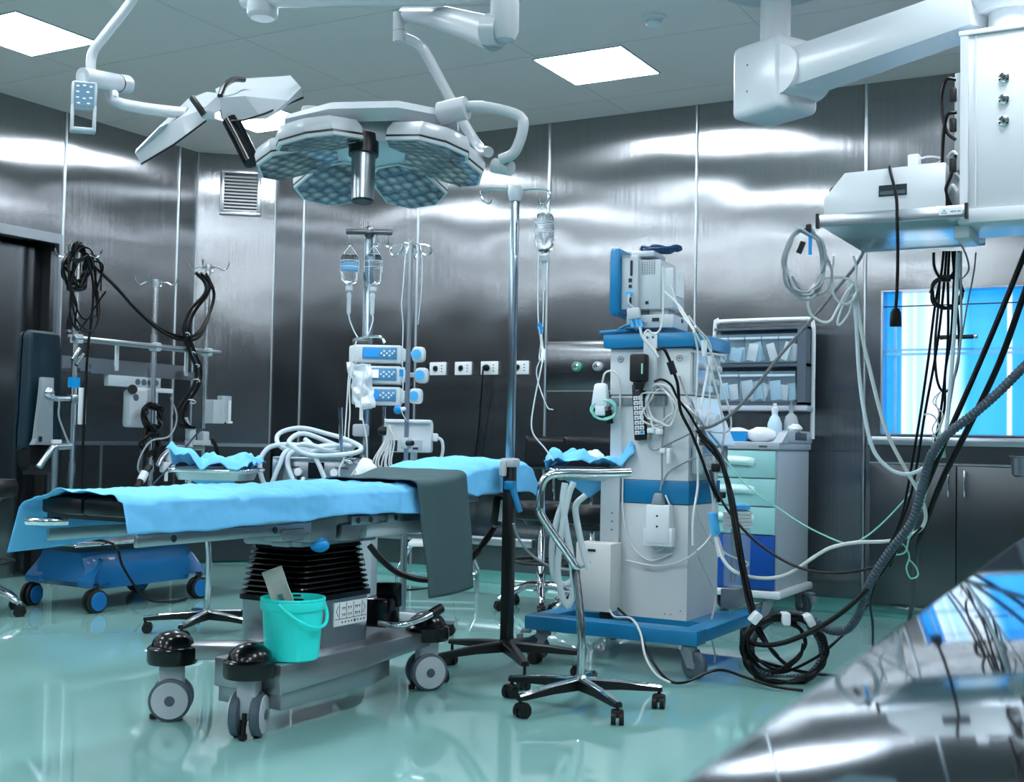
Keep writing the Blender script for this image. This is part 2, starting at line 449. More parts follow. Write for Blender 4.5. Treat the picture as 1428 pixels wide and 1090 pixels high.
# cupboard under the window
cb = thing('wall_cupboard', 'steel two door cupboard built in under the blue window', 'cupboard', (-1.1, YB-.02, 0))
B().bx(-1.80, -.30, YB-.03, YB-.002, .07, 1.06).build('carcass', STEEL_D, cb)
B().bx(-1.815, -.28, YB-.055, YB-.002, 1.062, 1.115, bevel=.006).build('ledge', STEEL, cb)
B().bx(-1.80, -.30, YB-.042, YB-.031, .965, 1.055).build('fascia', STEEL_D, cb)
B().bx(-1.80, -.30, YB-.05, YB-.031, .945, .957).build('rail', STEEL, cb)
for x0, x1, hx in ((-1.795, -1.282, -1.322), (-1.276, -.765, -1.228), (-.76, -.31, -.36)):
    dd = B().bx(x0, x1, YB-.052, YB-.031, .08, .94, bevel=.003).build('door', STEEL_D, cb)
    B().tube([(hx, YB-.053, .905), (hx, YB-.085, .90), (hx, YB-.085, .77), (hx, YB-.053, .765)], .008, 10, 4).build('handle', CHROME, dd)

# medical gas panel
gp = thing('gas_outlet_panel', 'steel medical gas panel with two round outlets on the wall', 'gas panel', (-3.75, YB, 1.41))
B().bx(-4.12, -3.02, YB-.012, YB-.002, 1.408, 1.757, bevel=.003).build('plate', STEEL_W, gp)
B().bx(-4.125, -3.015, YB-.016, YB-.002, 1.402, 1.410).bx(-4.125, -3.015, YB-.016, YB-.002, 1.755, 1.763).build('edging', STEEL, gp)
for x, ring in ((-3.87, mat('green_ring', '#4fae8d', .4)), (-3.705, GREYW)):
    o = B().lathe((x, YB-.012, 1.58), [(.034, 0), (.034, .022), (.028, .03), (.017, .03), (.015, .012), (.001, .012)], (0, -1, 0)).build('outlet', [ring], gp)
    B().lathe((x, YB-.026, 1.58), [(.024, 0), (.024, .02), (.014, .024), (.012, .006), (.001, .005)], (0, -1, 0)).build('bayonet', CHROME, o)

# sockets
lab = ['white wall socket furthest left of the row of four', 'white wall socket second from left, nothing plugged in', 'white wall socket with a black plug in it', 'white wall socket furthest right, partly behind the tall pole']
def socket(x, label):
    r = thing('wall_socket', label, 'socket', (x, YB, 1.535), 'white wall sockets in a row')
    B().bx(x-.075, x+.075, YB-.014, YB-.002, 1.53, 1.63, bevel=.006).build('cover_plate', WHITE, r)
    B().lathe((x-.02, YB-.0145, 1.58), [(.026, 0), (.026, .003), (.022, .003), (.021, .0), (.001, .0)], (0, -1, 0)).build('round_outlet', GREYW, r)
    for dx, dz in ((.038, -.022), (.038, 0), (.038, .022), (-.028, 0), (-.012, 0)):
        B().cyl((x+dx, YB-.0135, 1.58+dz), (x+dx, YB-.0165, 1.58+dz), .005, n=8).build('pin_hole', INK, r)
    return r
for x, l in zip((-5.055, -4.828, -4.599, -4.339), lab): socket(x, l)
b = B().lathe((-4.615, YB-.018, 1.58), [(.024, 0), (.026, .01), (.022, .035), (.01, .05)], (0, -1, 0))
b.tube([(-4.615, YB-.06, 1.58), (-4.617, YB-.075, 1.54), (-4.63, YB-.07, 1.35), (-4.66, YB-.05, 1.1), (-4.70, YB-.06, .8), (-4.74, YB-.1, .5), (-4.78, YB-.2, .03)], .007, 8)
tag(b.build('power_cable', CABK), 'black cord and plug hanging down from the third socket', 'cord')

# vent grille on the corner panel
dv = V((.49, .41, 0)).normalized(); nv = V((.41, -.49, 0)).normalized()
c = V(((XL-6.70)/2, (7.43+YB)/2, 3.05))+dv*.03
def vp(u, z, d): return V((c.x+dv.x*u+nv.x*d, c.y+dv.y*u+nv.y*d, z))
vt = thing('air_vent', 'louvred steel air vent on the corner wall panel', 'air vent', vp(0, 2.84, 0))
R = Matrix((dv, -nv, (0, 0, 1))).transposed()
b = B(); hw, z0, z1, fw = .165, 2.86, 3.24, .032
for u0, u1, a, e in ((-hw, hw, z1-fw, z1), (-hw, hw, z0, z0+fw), (-hw, -hw+fw, z0, z1), (hw-fw, hw, z0, z1)):
    b.box(vp((u0+u1)/2, (a+e)/2, .012), (u1-u0, .02, e-a), R, bevel=.004)
b.build('frame', STEEL, vt)
b = B()
RT = R @ Matrix.Rotation(math.radians(38), 3, 'X')
for i in range(11):
    b.box(vp(0, z0+fw+.012+i*(z1-z0-2*fw-.01)/11, .010), (2*(hw-fw), .028, .003), RT)
b.build('louvres', WHITE, vt)
B().box(vp(0, (z0+z1)/2, .002), (2*hw-.02, .002, z1-z0-.02), R).build('backing', DARK, vt)

# smoke detector
sd = thing('smoke_detector', 'small round white smoke detector on the ceiling', 'smoke detector', (-2.58, 6.085, ZC-.05))
B().lathe((-2.58, 6.085, ZC-.001), [(.058, 0), (.058, .012), (.05, .018)], (0, 0, -1)).build('base', WHITE, sd)
B().lathe((-2.58, 6.085, ZC-.02), [(.046, 0), (.046, .012), (.036, .012), (.036, .022), (.044, .024), (.036, .034), (.012, .037)], (0, 0, -1)).build('sensor_head', WHITE, sd)

# ceiling lights: a regular grid of square flush panels
first = None
GL = [(-5.99, 6.82, 'square ceiling light over the left, behind the surgical lamps'), (-3.235, 6.75, 'square ceiling light at the upper centre of the photo'), (-6.0, 4.75, 'square ceiling light at the upper left corner of the photo')]
for y in (6.75, 4.75, 2.7, .65, -1.4):
    for x in (-6.0, -3.235, -.47):
        if not any(abs(x-q[0]) < .3 and abs(y-q[1]) < .3 for q in GL): GL.append((x, y, 'square ceiling light out of the photo'))
for x, y, l in GL:
    if first is None:
        r = first = thing('ceiling_light', l, 'ceiling light', (x, y, ZC-.03), 'square ceiling lights')
        b = B(); h = .297; w = .008
        b.bx(x-h, x+h, y-h, y-h+w, ZC-.008, ZC).bx(x-h, x+h, y+h-w, y+h, ZC-.008, ZC).bx(x-h, x-h+w, y-h, y+h, ZC-.008, ZC).bx(x+h-w, x+h, y-h, y+h, ZC-.008, ZC)
        b.build('frame', GREYW, r)
        B().bx(x-h+w, x+h-w, y-h+w, y+h-w, ZC-.007, ZC-.001).build('diffuser', LIGHT, r)
    else: dup(first, (x, y, ZC-.03), l)
# ------------------------------------------------------------------ operating table
ot = thing('operating_table', 'wheeled operating table with steel base, black bellows and dark pads under the blue drape', 'operating table', (-2.97, 3.85, 0))
b = B()
# upper plate with long arms, narrower well underneath
b.prism([(-2.79, 3.36, .14), (-2.79, 3.75, .155), (-2.79, 4.40, .19), (-2.79, 4.40, .245), (-2.79, 3.36, .245)], (-.31, 0, 0), bevel=.006)
b.prism([(-3.09, 3.375, .085), (-2.80, 3.375, .085), (-2.80, 3.92, .085), (-2.86, 4.12, .085), (-3.07, 4.12, .085)], (0, 0, .10), bevel=.004)
b.build('base_plate', mat('base_steel', '#a9aeb1', .3, .85, bump=.03, bscale=25), ot)
BASE_ST = MATS['base_steel']
B().prism([(-3.08, 3.46, .215), (-3.08, 3.64, .215), (-3.33, 3.39, .225), (-3.31, 3.29, .225)], (0, 0, .055), bevel=.005).build('outrigger', BASE_ST, ot)
B().prism([(-3.08, 4.20, .215), (-3.08, 4.36, .215), (-3.31, 4.47, .225), (-3.33, 4.37, .225)], (0, 0, .055), bevel=.005).build('outrigger', BASE_ST, ot)
# column shroud and bellows
B().rings([rrect(-3.04, 3.80, .30, .44, z, .04) for z in (.246, .43)]).build('column_shroud', STEEL, ot)
rg = [rrect(-3.04, 3.80, .325, .465, .425, .05), rrect(-3.04, 3.80, .325, .465, .445, .05)]
N = 9
for i in range(N):
    z = .447+i*.0205; t = i/(N-1); s = 1-.13*t
    w, d = .315*s, .455*s
    rg += [rrect(-3.04, 3.80, w-.035, d-.035, z, .05), rrect(-3.04, 3.80, w+.004, d+.004, z+.008, .05), rrect(-3.04, 3.80, w, d, z+.013, .05)]
rg.append(rrect(-3.04, 3.80,   .24, .36, .66, .05))
B().rings(rg).build('bellows', GLOSSBLACK, ot)
# control panel on the shroud, facing the aisle
cx = -3.04+.15
b = B().bx(cx, cx+.004, 3.78, 3.99, .318, .408)
b.m(1)
for y0, y1 in ((3.81, 3.812), (3.855, 3.857), (3.90, 3.902), (3.955, 3.957)): b.bx(cx+.004, cx+.005, y0, y1, .345, .405)
b.bx(cx+.004, cx+.005, 3.785, 3.985, .343, .345)
for y in (3.833, 3.845, 3.87, 3.885, 3.915, 3.925, 3.94):               # tiny pictograms
    for z in (.36, .385):
        b.bx(cx+.004, cx+.0052, y-.004, y+.004, z, z+.003).bx(cx+.004, cx+.0052, y-.001, y+.001, z-.007, z)
for y in (3.83, 3.85, 3.87, 3.89, 3.93, 3.95, 3.97): b.ball((cx+.0045, y, .331), .004, (.3, 1, 1), 8)
b.m(2); b.ball((cx+.0045, 3.91, .331), .007, (.3, 1, 1), 10)
b.m(3)
for s, y in ((1, 3.797), (-1, 3.970)):
    b.tube([(cx+.0045, y+.007*s, .395), (cx+.0045, y-.006*s, .375), (cx+.0045, y+.007*s, .355)], .0016, 5, 0)
b.build('control_panel', [PAPER, INK, SLATE, DBLUE], ot)
# castors
def twin_castor(x, y, yaw, parent, R=.077):
    ca, sa = math.cos(yaw), math.sin(yaw)
    ax = V((ca, sa, 0)); fw = V((-sa, ca, 0)); c = V((x, y, 0))
    b = B().lathe((x, y, .205), [(.0, .0), (.088, .0), (.092, .012), (.092, .055), (.086, .062), (.078, .064), (.070, .088), (.046, .108), (.018, .117), (.0, .118)])
    o = b.build('bumper_cap', GLOSSBLACK, parent)
    B().box(c+V((0, 0, .135)), (.075, .09, .15), Matrix((ax, fw, (0, 0, 1))).transposed(), bevel=.02).build('castor_fork', GREYW, o)
    b = B()
    for s in (-1, 1):
        q = c+ax*(s*.036)+V((0, 0, R))
        b.m(0).lathe(q, [(R*.86, -.018), (R, -.012), (R, .012), (R*.86, .018)] if s > 0 else [(R*.86, -.018), (R, -.012), (R, .012), (R*.86, .018)], ax, 36)
        b.m(1).lathe(q+ax*(s*.0185), [(R*.86, 0), (R*.84, .004), (R*.25, .006), (.001, .006)], ax*s, 36)
        b.m(2).lathe(q+ax*(s*.0245), [(R*.24, 0), (R*.22, .004), (.001, .005)], ax*s, 20)
    b.build('castor_wheel', [SLATE, GREYW, SLATE], o)
    b = B().cyl(c+fw*-.062+V((0, 0, .004)), c+fw*-.062+V((0, 0, .02)), .014).cyl(c+fw*-.062+V((0, 0, .018)), c+fw*-.05+V((0, 0, .09)), .008)
    b.build('brake_foot', RUBBER, o)
twin_castor(-3.29, 3.345, math.radians(-52), ot)
twin_castor(-2.885, 3.305, math.radians(26), ot)
twin_castor(-2.82, 4.33, math.radians(-38), ot)
twin_castor(-3.31, 4.42, math.radians(-25), ot)
# brake pedal unit standing on the rear of the base
b = B().box((-2.93, 4.15, .335), (.12, .14, .12), .2, bevel=.02)
b.box((-2.92, 4.19, .40), (.11, .03, .10), .2, bevel=.01)
pd = b.build('brake_pedal_unit', GLOSSBLACK, ot)
b = B().tube([(-2.89, 4.08, .30), (-2.80, 4.10, .295), (-2.75, 4.18, .315), (-2.73, 4.24, .335)], .013, 10)
b.m(1).tube([(-2.735, 4.23, .332), (-2.72, 4.28, .35)], .02, 10, 0)
b.build('pedal_lever', [CHROME, RUBBER], pd)
# head of the column, frames, rails
FR = mat('table_frame_grey', '#8b9499', .36, .85, bump=.04, bscale=40)
b = B()
b.bx(-3.16, -2.88, 3.56, 4.04, .635, .70, bevel=.01)
b.bx(-3.19, -2.80, 3.46, 4.30, .715, .79, bevel=.006)
b.bx(-2.90, -2.79, 3.50, 3.66, .66, .77, bevel=.01)
b.bx(-2.86, -2.78, 3.33, 3.46, .675, .72, bevel=.008)
b.bx(-2.86, -2.785, 3.37, 3.40, .655, .69, bevel=.004)
b.bx(-2.88, -2.785, 3.68, 3.80, .655, .72, bevel=.008)
b.bx(-3.15, -2.86, 4.28, 4.80, .765, .80, bevel=.006)
b.build('column_head', FR, ot)
B().bx(-3.15, -2.80, 3.86, 4.27, .655, .718, bevel=.018).build('drive_housing', GREYW, ot)
B().ball((-2.80, 3.57, .650), .036, (1, 1, .75)).build('release_knob', BBLUE, ot)
b = B()
b.bx(-3.17, -2.80, 2.66, 3.48, .775, .79).build('pad_carrier', STEEL_D, ot)
B().bx(-3.17, -2.80, 4.32, 4.95, .815, .83).build('pad_carrier', STEEL_D, ot)
for x0, x1 in ((-2.80, -2.785), (-3.185, -3.17)):
    b = B()
    b.bx(x0, x1, 2.67, 3.50, .700, .738, bevel=.003); b.bx(x0, x1, 3.74, 3.93, .712, .748, bevel=.003); b.bx(x0, x1, 3.98, 4.35, .712, .748, bevel=.003); b.bx(x0, x1, 4.45, 4.85, .80, .83, bevel=.003)
    b.m(1)
    for y in (2.82, 3.30, 3.78, 3.86, 4.03):
        xx = x1 if x1 > -3 else x0
        b.cyl((xx-.003, y, .719 if y < 3.6 else .73), (xx+.003, y, .719 if y < 3.6 else .73), .012, n=14)
    b.build('side_rail', [STEEL, STEEL_D], ot)
B().tube([(-3.10, 2.68, .765), (-3.13, 2.62, .765), (-3.19, 2.60, .765)], .014, 10, 0).build('leg_section_lever', CHROME, ot)
for x0, x1 in ((-3.165, -2.985), (-2.98, -2.79)):
    B().bx(x0, x1, 2.63, 3.40, .79, .842, bevel=.012).build('leg_pad', PADBLK, ot)
B().bx(-3.18, -2.79, 3.42, 4.28, .80, .845, bevel=.012).build('seat_pad', PADBLK, ot)
b = B().prism([(-3.18, 4.29, .795), (-3.18, 4.75, .87), (-3.18, 5.12, .87), (-3.18, 5.12, .92), (-3.18, 4.72, .93), (-3.18, 4.29, .845)], (.39, 0, 0), bevel=.01)
b.build('back_pad', PADBLK, ot)

# ------------------------------------------------------------------ drape on the table
def sm(a, b_, x):
    t = min(1, max(0, (x-a)/(b_-a))); return t*t*(3-2*t)
def bed_top(y):
    return .856+.082*sm(4.22, 4.72, y)+.012*sm(4.7, 4.9, y)-.06*sm(5.05, 5.22, y)
def nz(x, y, z=0): return noise.noise(V((x, y, z)))
def drape_fn(u, v):
    y = 2.585+v*(5.27-2.585)
    top = bed_top(y)
    # arc length across: near hang | top | far hang
    xn, xf = -2.775, -3.20
    W = xn-xf; hn = .098+.02*nz(y*3, 1.5)+.03*sm(4.5, 4.62, y)-.008*sm(2.8, 2.6, y); hf = .15
    L = hn+W+hf; s = u*L
    fr = .03*math.sin(y*9+1)+.02*nz(y*7, 3)
    crease = .010*nz(y*3.2, s*3.0, 2)+.020*abs(nz(y*6+s*4, s*8-y*4, 5))**.8+.008*abs(nz(y*20-s*9, s*17+y*6, 9))
    if s < hn:
        d = hn-s; k = d/hn
        x = xn+.012+.018*k+.020*k*nz(y*5, 4.2)+crease*.6; z = top-.012-d
        z += .006*nz(y*8, s*9)
    elif s < hn+W:
        t = (s-hn)/W; x = xn-(s-hn); e = min(t, 1-t)
        z = top-.02*math.exp(-e*26)+crease
        z -= .028*sm(3.1, 2.6, y)*sm(.55, .95, t)          # the loose far corner sags
    else:
        d = s-hn-W; k = d/hf
        x = xf-.008-.03*k-.02*k*nz(y*4, 7.7)-.03*k*sm(2.9, 2.6, y); z = top-.014-d-.028*sm(3.1, 2.6, y)
        z += .006*nz(y*7, s*5)
    if y > 5.12:                                            # flap hanging over the head end
        q = (y-5.12); z -= q*.55*(1+.3*nz(x*6, 3)); y = 5.12+q*.8
    return V((x, y, z))
d = B().grid(76, 230, drape_fn, thick=.002).build('surgical_drape', DRAPE, sharp=180)
tag(d, 'long pale blue surgical drape spread over the whole operating table', 'drape')

# grey green cloth strip across the table
def strip_fn(u, v):
    y0 = 4.085+.36*v
    L1, W, L2 = .47, .46, .16; L = L1+W+L2; s = u*L
    xn = -2.722
    y = y0+.015*math.sin(s*5)*(.3+v)
    top = bed_top(min(y0, 4.5))+.026
    if s < L1:
        d = L1-s; k = d/L1
        x = xn+.012*k+.016*math.sin(v*7+1.3)*k+.01*nz(v*3, d*4); z = top-.018-d*(1.0+.05*(v-.5)); y += .06*k-.01*k*v
    elif s < L1+W:
        t = (s-L1)/W; x = xn-(s-L1); e = min(t, 1-t); z = top-.018*math.exp(-e*30)+.004*nz(x*8, y*9)
        y += -.02*t
    else:
        d = s-L1-W; x = xn-W-.01; z = top-.02-d
    return V((x, y, z))
c = B().grid(80, 26, strip_fn, thick=.005).build('table_cloth_strip', CLOTHG, sharp=180)
tag(c, 'grey green folded cloth laid across the blue drape and hanging to the floor side', 'cloth')

# bucket
bc = V((-2.852, 3.49, .246))
bk = thing('bucket', 'turquoise plastic bucket standing on the operating table base', 'bucket', bc)
B().lathe(bc, [(.001, .002), (.092, 0), (.097, .004), (.108, .176), (.114, .178), (.117, .184), (.117, .206), (.115, .21), (.118, .214), (.116, .22), (.109, .22), (.105, .18), (.09, .012), (.001, .012)], n=48).build('body', BUCKET, bk)
hd = []
for i in range(15):                                        # bail lying against the aisle side
    a = math.radians(-75+i*10.5)
    hd.append(bc+V((math.cos(a), math.sin(a), 0))*.123+V((0, 0, .206-.085*math.sin(PI*i/14))))
B().tube(hd, .0065, 8).build('handle', BUCKET, bk)
# sterile pouch standing in the bucket
def pouch(u, v):
    w = (u-.5)*.075; h = v*.30
    p = V((w, 0, h)); p.y += .012*math.sin(u*PI)*math.sin(min(1, v*1.1)*PI)+.006*nz(u*3, v*6)
    M = Matrix.Rotation(math.radians(30), 4, 'Z') @ Matrix.Rotation(math.radians(-21), 4, 'Y')
    return bc+V((.035, 0, .04))+(M @ p)
b = B().grid(9, 18, pouch, thick=.004)
b.m(1).grid(4, 8, lambda u, v: pouch(.4+u*.2, .30+v*.38)+V((.003, -.008, 0)), thick=.003)
tag(b.build('instrument_pouch', [PACK, mat('teal_print', '#4a8f96', .6)]), 'sealed pouch with a teal strip sticking out of the turquoise bucket', 'pouch')
# ------------------------------------------------------------------ stands on five-star bases
def star_base(parent, c, R, zh, a0, arm_m, n=5, w=.034, wheel=.027, hub=.035, ztip=None, chrome=None):
    c = V(c); ztip = zh-.03 if ztip is None else ztip
    b = B().lathe(c+V((0, 0, zh-.045)), [(hub*.8, 0), (hub, .01), (hub, .045), (hub*.6, .058)], n=20)
    hubo = b.build('hub', chrome or arm_m, parent)
    for i in range(n):
        a = a0+2*PI*i/n; d = V((math.cos(a), math.sin(a), 0)); s = V((-d.y, d.x, 0))
        p = c+d*R
        b = B()
        sec = []
        for t, hw, zt, zb in ((.05, w*.62, zh+.004, zh-.042), (.5, w*.5, (zh+ztip)/2+.008, (zh+ztip)/2-.026), (.93, w*.40, ztip+.006, ztip-.018), (1.03, w*.36, ztip+.002, ztip-.018)):
            q = c+d*(R*t)
            sec.append([q+s*hw+V((0, 0, zb)), q+s*hw+V((0, 0, zt-.006)), q+s*(hw*.6)+V((0, 0, zt)), q-s*(hw*.6)+V((0, 0, zt)), q-s*hw+V((0, 0, zt-.006)), q-s*hw+V((0, 0, zb))])
        b.rings(sec, smooth=False)
        if chrome:
            b.m(1).rings([[r[1]+V((0, 0, .001)), r[2]+V((0, 0, .002)), r[3]+V((0, 0, .002)), r[4]+V((0, 0, .001))] for r in sec], closed=False, cap=False)
        lg = b.build('leg', [arm_m, chrome or arm_m], parent)
        b = B(); ya = a+1.1+i*1.7; ax = V((math.cos(ya), math.sin(ya), 0)); off = V((-ax.y, ax.x, 0))*.012
        q = V((p.x, p.y, wheel))+off
        for sg in (-1, 1): b.cyl(q+ax*(sg*.006), q+ax*(sg*.024), wheel, n=22)
        b.box(q+V((0, 0, wheel*.55)), (.048, .044, wheel*1.15), Matrix((ax, V((-ax.y, ax.x, 0)), (0, 0, 1))).transposed(), bevel=.01)
        b.cyl(p+V((0, 0, wheel*1.4)), p+V((0, 0, ztip-.01)), .007, n=10)
        b.build('castor', RUBBER, lg)

# tall infusion stand: black foot and post, steel upper pole
ivb = V((-2.69, 4.78, 0))
iv = thing('infusion_stand', 'tall infusion stand with black five-star foot and square steel pole beside the table head', 'infusion stand', ivb)
star_base(iv, ivb, .33, .15, math.radians(25), DARK, w=.046, hub=.04)
B().bx(ivb.x-.024, ivb.x+.024, ivb.y-.024, ivb.y+.024, .12, .95, bevel=.006).build('lower_post', DARK, iv)
b = B().bx(ivb.x-.035, ivb.x+.035, ivb.y-.035, ivb.y+.035, .925, .965, bevel=.01).box((ivb.x-.01, ivb.y-.045, .92), (.03, .03, .07), .3, bevel=.008)
b.build('clamp', GREYW, iv)
b = B().cyl(ivb+V((.03, -.03, .84)), ivb+V((.075, -.035, .73)), .016, .012).box(ivb+V((.02, -.03, .845)), (.05, .04, .04), bevel=.008)
b.build('lock_lever', DBLUE, iv)
POLE = mat('pole_steel', '#9fb0ba', .22, 1)
b = B().bx(ivb.x-.016, ivb.x+.016, ivb.y-.016, ivb.y+.016, .95, 2.165, bevel=.004)
b.build('upper_pole', POLE, iv)
B().lathe(ivb+V((0, 0, 2.125)), [(.026, 0), (.034, .03), (.034, .05), (.03, .066), (.001, .068)], n=20).build('hook_head', GREYW, iv)
zt = 2.175
rv = V((math.cos(.5), math.sin(.5), 0))
def ivp(u, z): return ivb+rv*u+V((0, 0, z))
for s in (-1, 1):
    B().tube([ivp(.02*s, zt), ivp(.09*s, zt+.005), ivp(.145*s, zt), ivp(.155*s, zt-.025), ivp(.14*s, zt-.055), ivp(.115*s, zt-.06), ivp(.105*s, zt-.035)], .0045, 8).build('hook', CHROME, iv)

# hanging bottles
def bottle(name, label, top, h, r, group, fill=.75, line=None, label_band=False):
    t = V(top)
    o = thing(name, label, 'infusion bottle', t-V((0, 0, h+.1)), group)
    z = lambda k: -h*k
    shell = [(r*.35, 0), (r*.8, -.008), (r, -.028), (r, z(.55)), (r*.985, z(.80)), (r*.8, z(.93)), (r*.36, z(.985)), (r*.32, z(1.0)), (r*.32, z(1.0)-.02)]
    b = B().lathe(t, [(rr, zz) for rr, zz in shell], n=28); g = b.build('bottle_body', FLUID, o)
    fl = [(.001, z(1-fill)), (r*.93, z(1-fill)), (r*.93, z(.56)), (r*.915, z(.80)), (r*.74, z(.92)), (r*.26, z(.975)), (.001, z(.98))]
    if label_band:
        B().lathe(t, [(r+.0008, z(.33)), (r+.0008, z(.56))], n=28, cap=False).build('label_band', BANDM, o)
    b = B(); s = .0018
    for sg in (-1, 1): b.tube([t+V((0, 0, .045)), t+rv*(r*.8*sg)+V((0, 0, -.01)), t+rv*(r*1.02*sg)+V((0, 0, -.05)), t+rv*(r*1.02*sg)+V((0, 0, z(.6)))], s, 6, 3)
    b.torus(t+V((0, 0, -.045)), r+.001, .0016).torus(t+V((0, 0, z(.45))), r+.001, .0014)
    b.build('hanger', TUBEW, o)
    B().lathe(t, [(r*.42, z(1)-.012), (r*.42, z(1)-.035), (r*.2, z(1)-.045)], n=18).build('stopper', GREYW, o)
    B().lathe(t, [(r*.17, z(1)-.045), (r*.3, z(1)-.055), (r*.3, z(1)-.075), (r*.24, z(1)-.08), (r*.24, z(1)-.16), (r*.08, z(1)-.175)], n=16).build('drip_chamber', CLEAR, o)
    return o
FLUIDC = mat('infusion_fluid', '#cfe4ee', .05, alpha=.30, spec=.8)
BANDM = mat('blue_label', '#5aa9d6', .4, alpha=.55)
hk = ivp(.135, zt-.07)
bt = bottle('infusion_bottle', 'clear infusion bottle hanging alone from the tall square pole', hk-V((0, 0, .03)), .185, .043, 'clear infusion bottles', .82)
e = hk-V((0, 0, .39))
cable('infusion_line', 'thin clear infusion line running from the lone bottle down to the drape tray', 'infusion line',
      [e, e+V((.0, 0, -.15)), e+V((-.015, 0, -.3)), at(757, 500, 5.2), at(745, 560, 5.1), at(742, 600, 5.05), at(760, 625, 5.0), at(772, 642, 4.95)], .0032, mat('clear_tube', '#d5e4ec', .2, alpha=.75))
CT = MATS['clear_tube']
cable('infusion_line', 'second clear line with a blue stopcock beside the lone bottle', 'infusion line',
      [hk-V((.03, 0, .17)), at(750, 400, 5.4), at(751, 452, 5.3), at(757, 490, 5.25), at(748, 520, 5.2), at(762, 565, 5.15), at(771, 571, 5.12)], .0026, CT)
b = B().cyl(at(752, 450, 5.3), at(754, 466, 5.3), .009).cyl(at(749, 457, 5.3), at(758, 457, 5.3), .006)
b.m(1).cyl(at(754, 466, 5.3), at(757, 490, 5.25), .006).cyl(at(758, 488, 5.25), at(757, 503, 5.22), .010)
tag(b.build('stopcock', [BBLUE, WHITE]), 'small blue and white stopcock on the line beside the tall pole', 'stopcock')

# instrument tray stands
def tray_stand(c, label, a0, post, frame_c, fw, fd, zf, yaw, group=None):
    c = V(c)
    t = thing('tray_stand', label, 'tray stand', c, group)
    star_base(t, c, .315, .115, a0, DARK, w=.04, hub=.032, chrome=CHROME)
    B().tube(post, .0165, 14, 8).build('post', CHROME, t)
    fc = V((frame_c[0], frame_c[1], zf)); R = Matrix.Rotation(yaw, 3, 'Z')
    pts = [fc+R @ (V((p.x, p.y, 0))) for p in rrect(0, 0, fw, fd, 0, .045, 4)]
    B().tube(pts, .011, 10, 0, True).build('tray_frame', CHROME, t)
    def tr(z, k): return [fc+R @ V((p.x, p.y, z)) for p in rrect(0, 0, fw-k, fd-k, 0, .04, 4)]
    B().rings([tr(.012, .0), tr(.014, .03), tr(-.045, .07), tr(-.05, .075)], cap=True).build('tray', STEEL, t)
    return t, fc, R
c1 = V((-2.125, 4.375, 0))
D1 = 4.86
zf1 = .905
tray_c = at_z(822, 655, zf1); tray_c = V((tray_c.x, tray_c.y, zf1))
p = [V((c1.x, c1.y, .09)), V((c1.x, c1.y, .30)), at(803, 800, D1), at(800, 785, D1), at(757, 722, D1), at(753, 705, D1), at(755, 678, D1), at(764, 664, D1), at(785, 660, D1), at(840, 660, D1), at(880, 659, D1)]
t1, fc1, R1 = tray_stand(c1, 'chrome tray stand on black five-star base in the foreground beside the anaesthesia machine', math.radians(-38), p, tray_c, .38, .30, zf1, .42)
D2 = 6.45; c2 = at(289, 850, D2)*V((1, 1, 0)); zf2 = .865
tray2 = at_z(302, 655, zf2)
p = [V((c2.x, c2.y, .09)), V((c2.x, c2.y, .2)), at(291, 800, D2), at(291, 765, D2), at(288, 748, D2), at(276, 735, D2), at(262, 722, D2), at(258, 700, D2), at(262, 672, D2), at(275, 662, D2), at(300, 660, D2), at(345, 660, D2)]
t2, fc2, R2 = tray_stand(c2, 'chrome tray stand at the far side of the operating table by the trolley', math.radians(-70), p, tray2, .42, .30, zf2, .42)

def crumple(fc, R, w, d, seed, lift, flaps):
    def fn(u, v):
        x = (u-.5)*w; y = (v-.5)*d
        e = max(abs(x)/(w/2), abs(y)/(d/2))
        z = .018+.10*abs(nz(x*7+seed, y*7, seed))+.026*abs(nz(x*17, y*17+seed, 3))-.035*sm(.8, 1, e)
        for (fx, fy, r, h) in flaps:
            q = math.hypot(x-fx, y-fy)
            z += h*max(0, 1-q/r)
        z += lift*sm(.6, 1, e)*max(0, nz(x*7+seed, y*7, 8)+.25)
        return fc+R @ V((x+.012*nz(y*11, seed), y+.012*nz(x*11, seed+3), z))
    return B().grid(44, 36, fn, thick=.0015)
o = crumple(fc1, R1, .44, .36, 3.3, .10, [(-.20, -.12, .10, .05), (.20, -.14, .09, .10), (-.02, -.02, .16, .03)]).build('drape_cloth', DRAPE, sharp=180)
tag(o, 'crumpled blue drape on the foreground chrome tray stand', 'drape', 'blue drapes on the tray stands')
o = crumple(fc2, R2, .42, .34, 9.1, .10, [(-.19, -.13, .09, .12), (.14, -.03, .12, .06)]).build('drape_cloth', DRAPE, sharp=180)
tag(o, 'crumpled blue drape on the chrome tray stand behind the operating table', 'drape', 'blue drapes on the tray stands')
def under_fn(fc, R, w, d, dep, seed):
    def fn(u, v):
        x = (u-.5)*w; k = v
        y = -d/2+.02+.08*k
        z = -.012-dep*k*(1-abs(u-.5)*1.2)
        return fc+R @ V((x*(1-.45*k), y+.01*nz(u*5, v*4, seed), z))
    return fn
for (fc, R, l, sd) in ((fc1, R1, 'blue drape corner tucked under the foreground tray', 2), (fc2, R2, 'blue drape corner tucked under the tray behind the table', 5)):
    o = B().grid(16, 10, under_fn(fc, R, .36, .26, .13, sd), thick=.0015).build('drape_cloth', DRAPE, sharp=180)
    tag(o, l, 'drape', 'blue drapes on the tray stands')
b = B().ball(fc1+R1 @ V((.02, -.04, .065)), .055, (1, .8, .6))
for v in b.bm.verts: v.co += V((nz(v.co.x*40, v.co.y*40, v.co.z*40), nz(v.co.y*40, v.co.z*40), nz(v.co.x*40, 3, v.co.z*30)))*.012
tag(b.build('gauze_swab', BAGP), 'crumpled white gauze lying on the foreground blue tray drape', 'gauze')
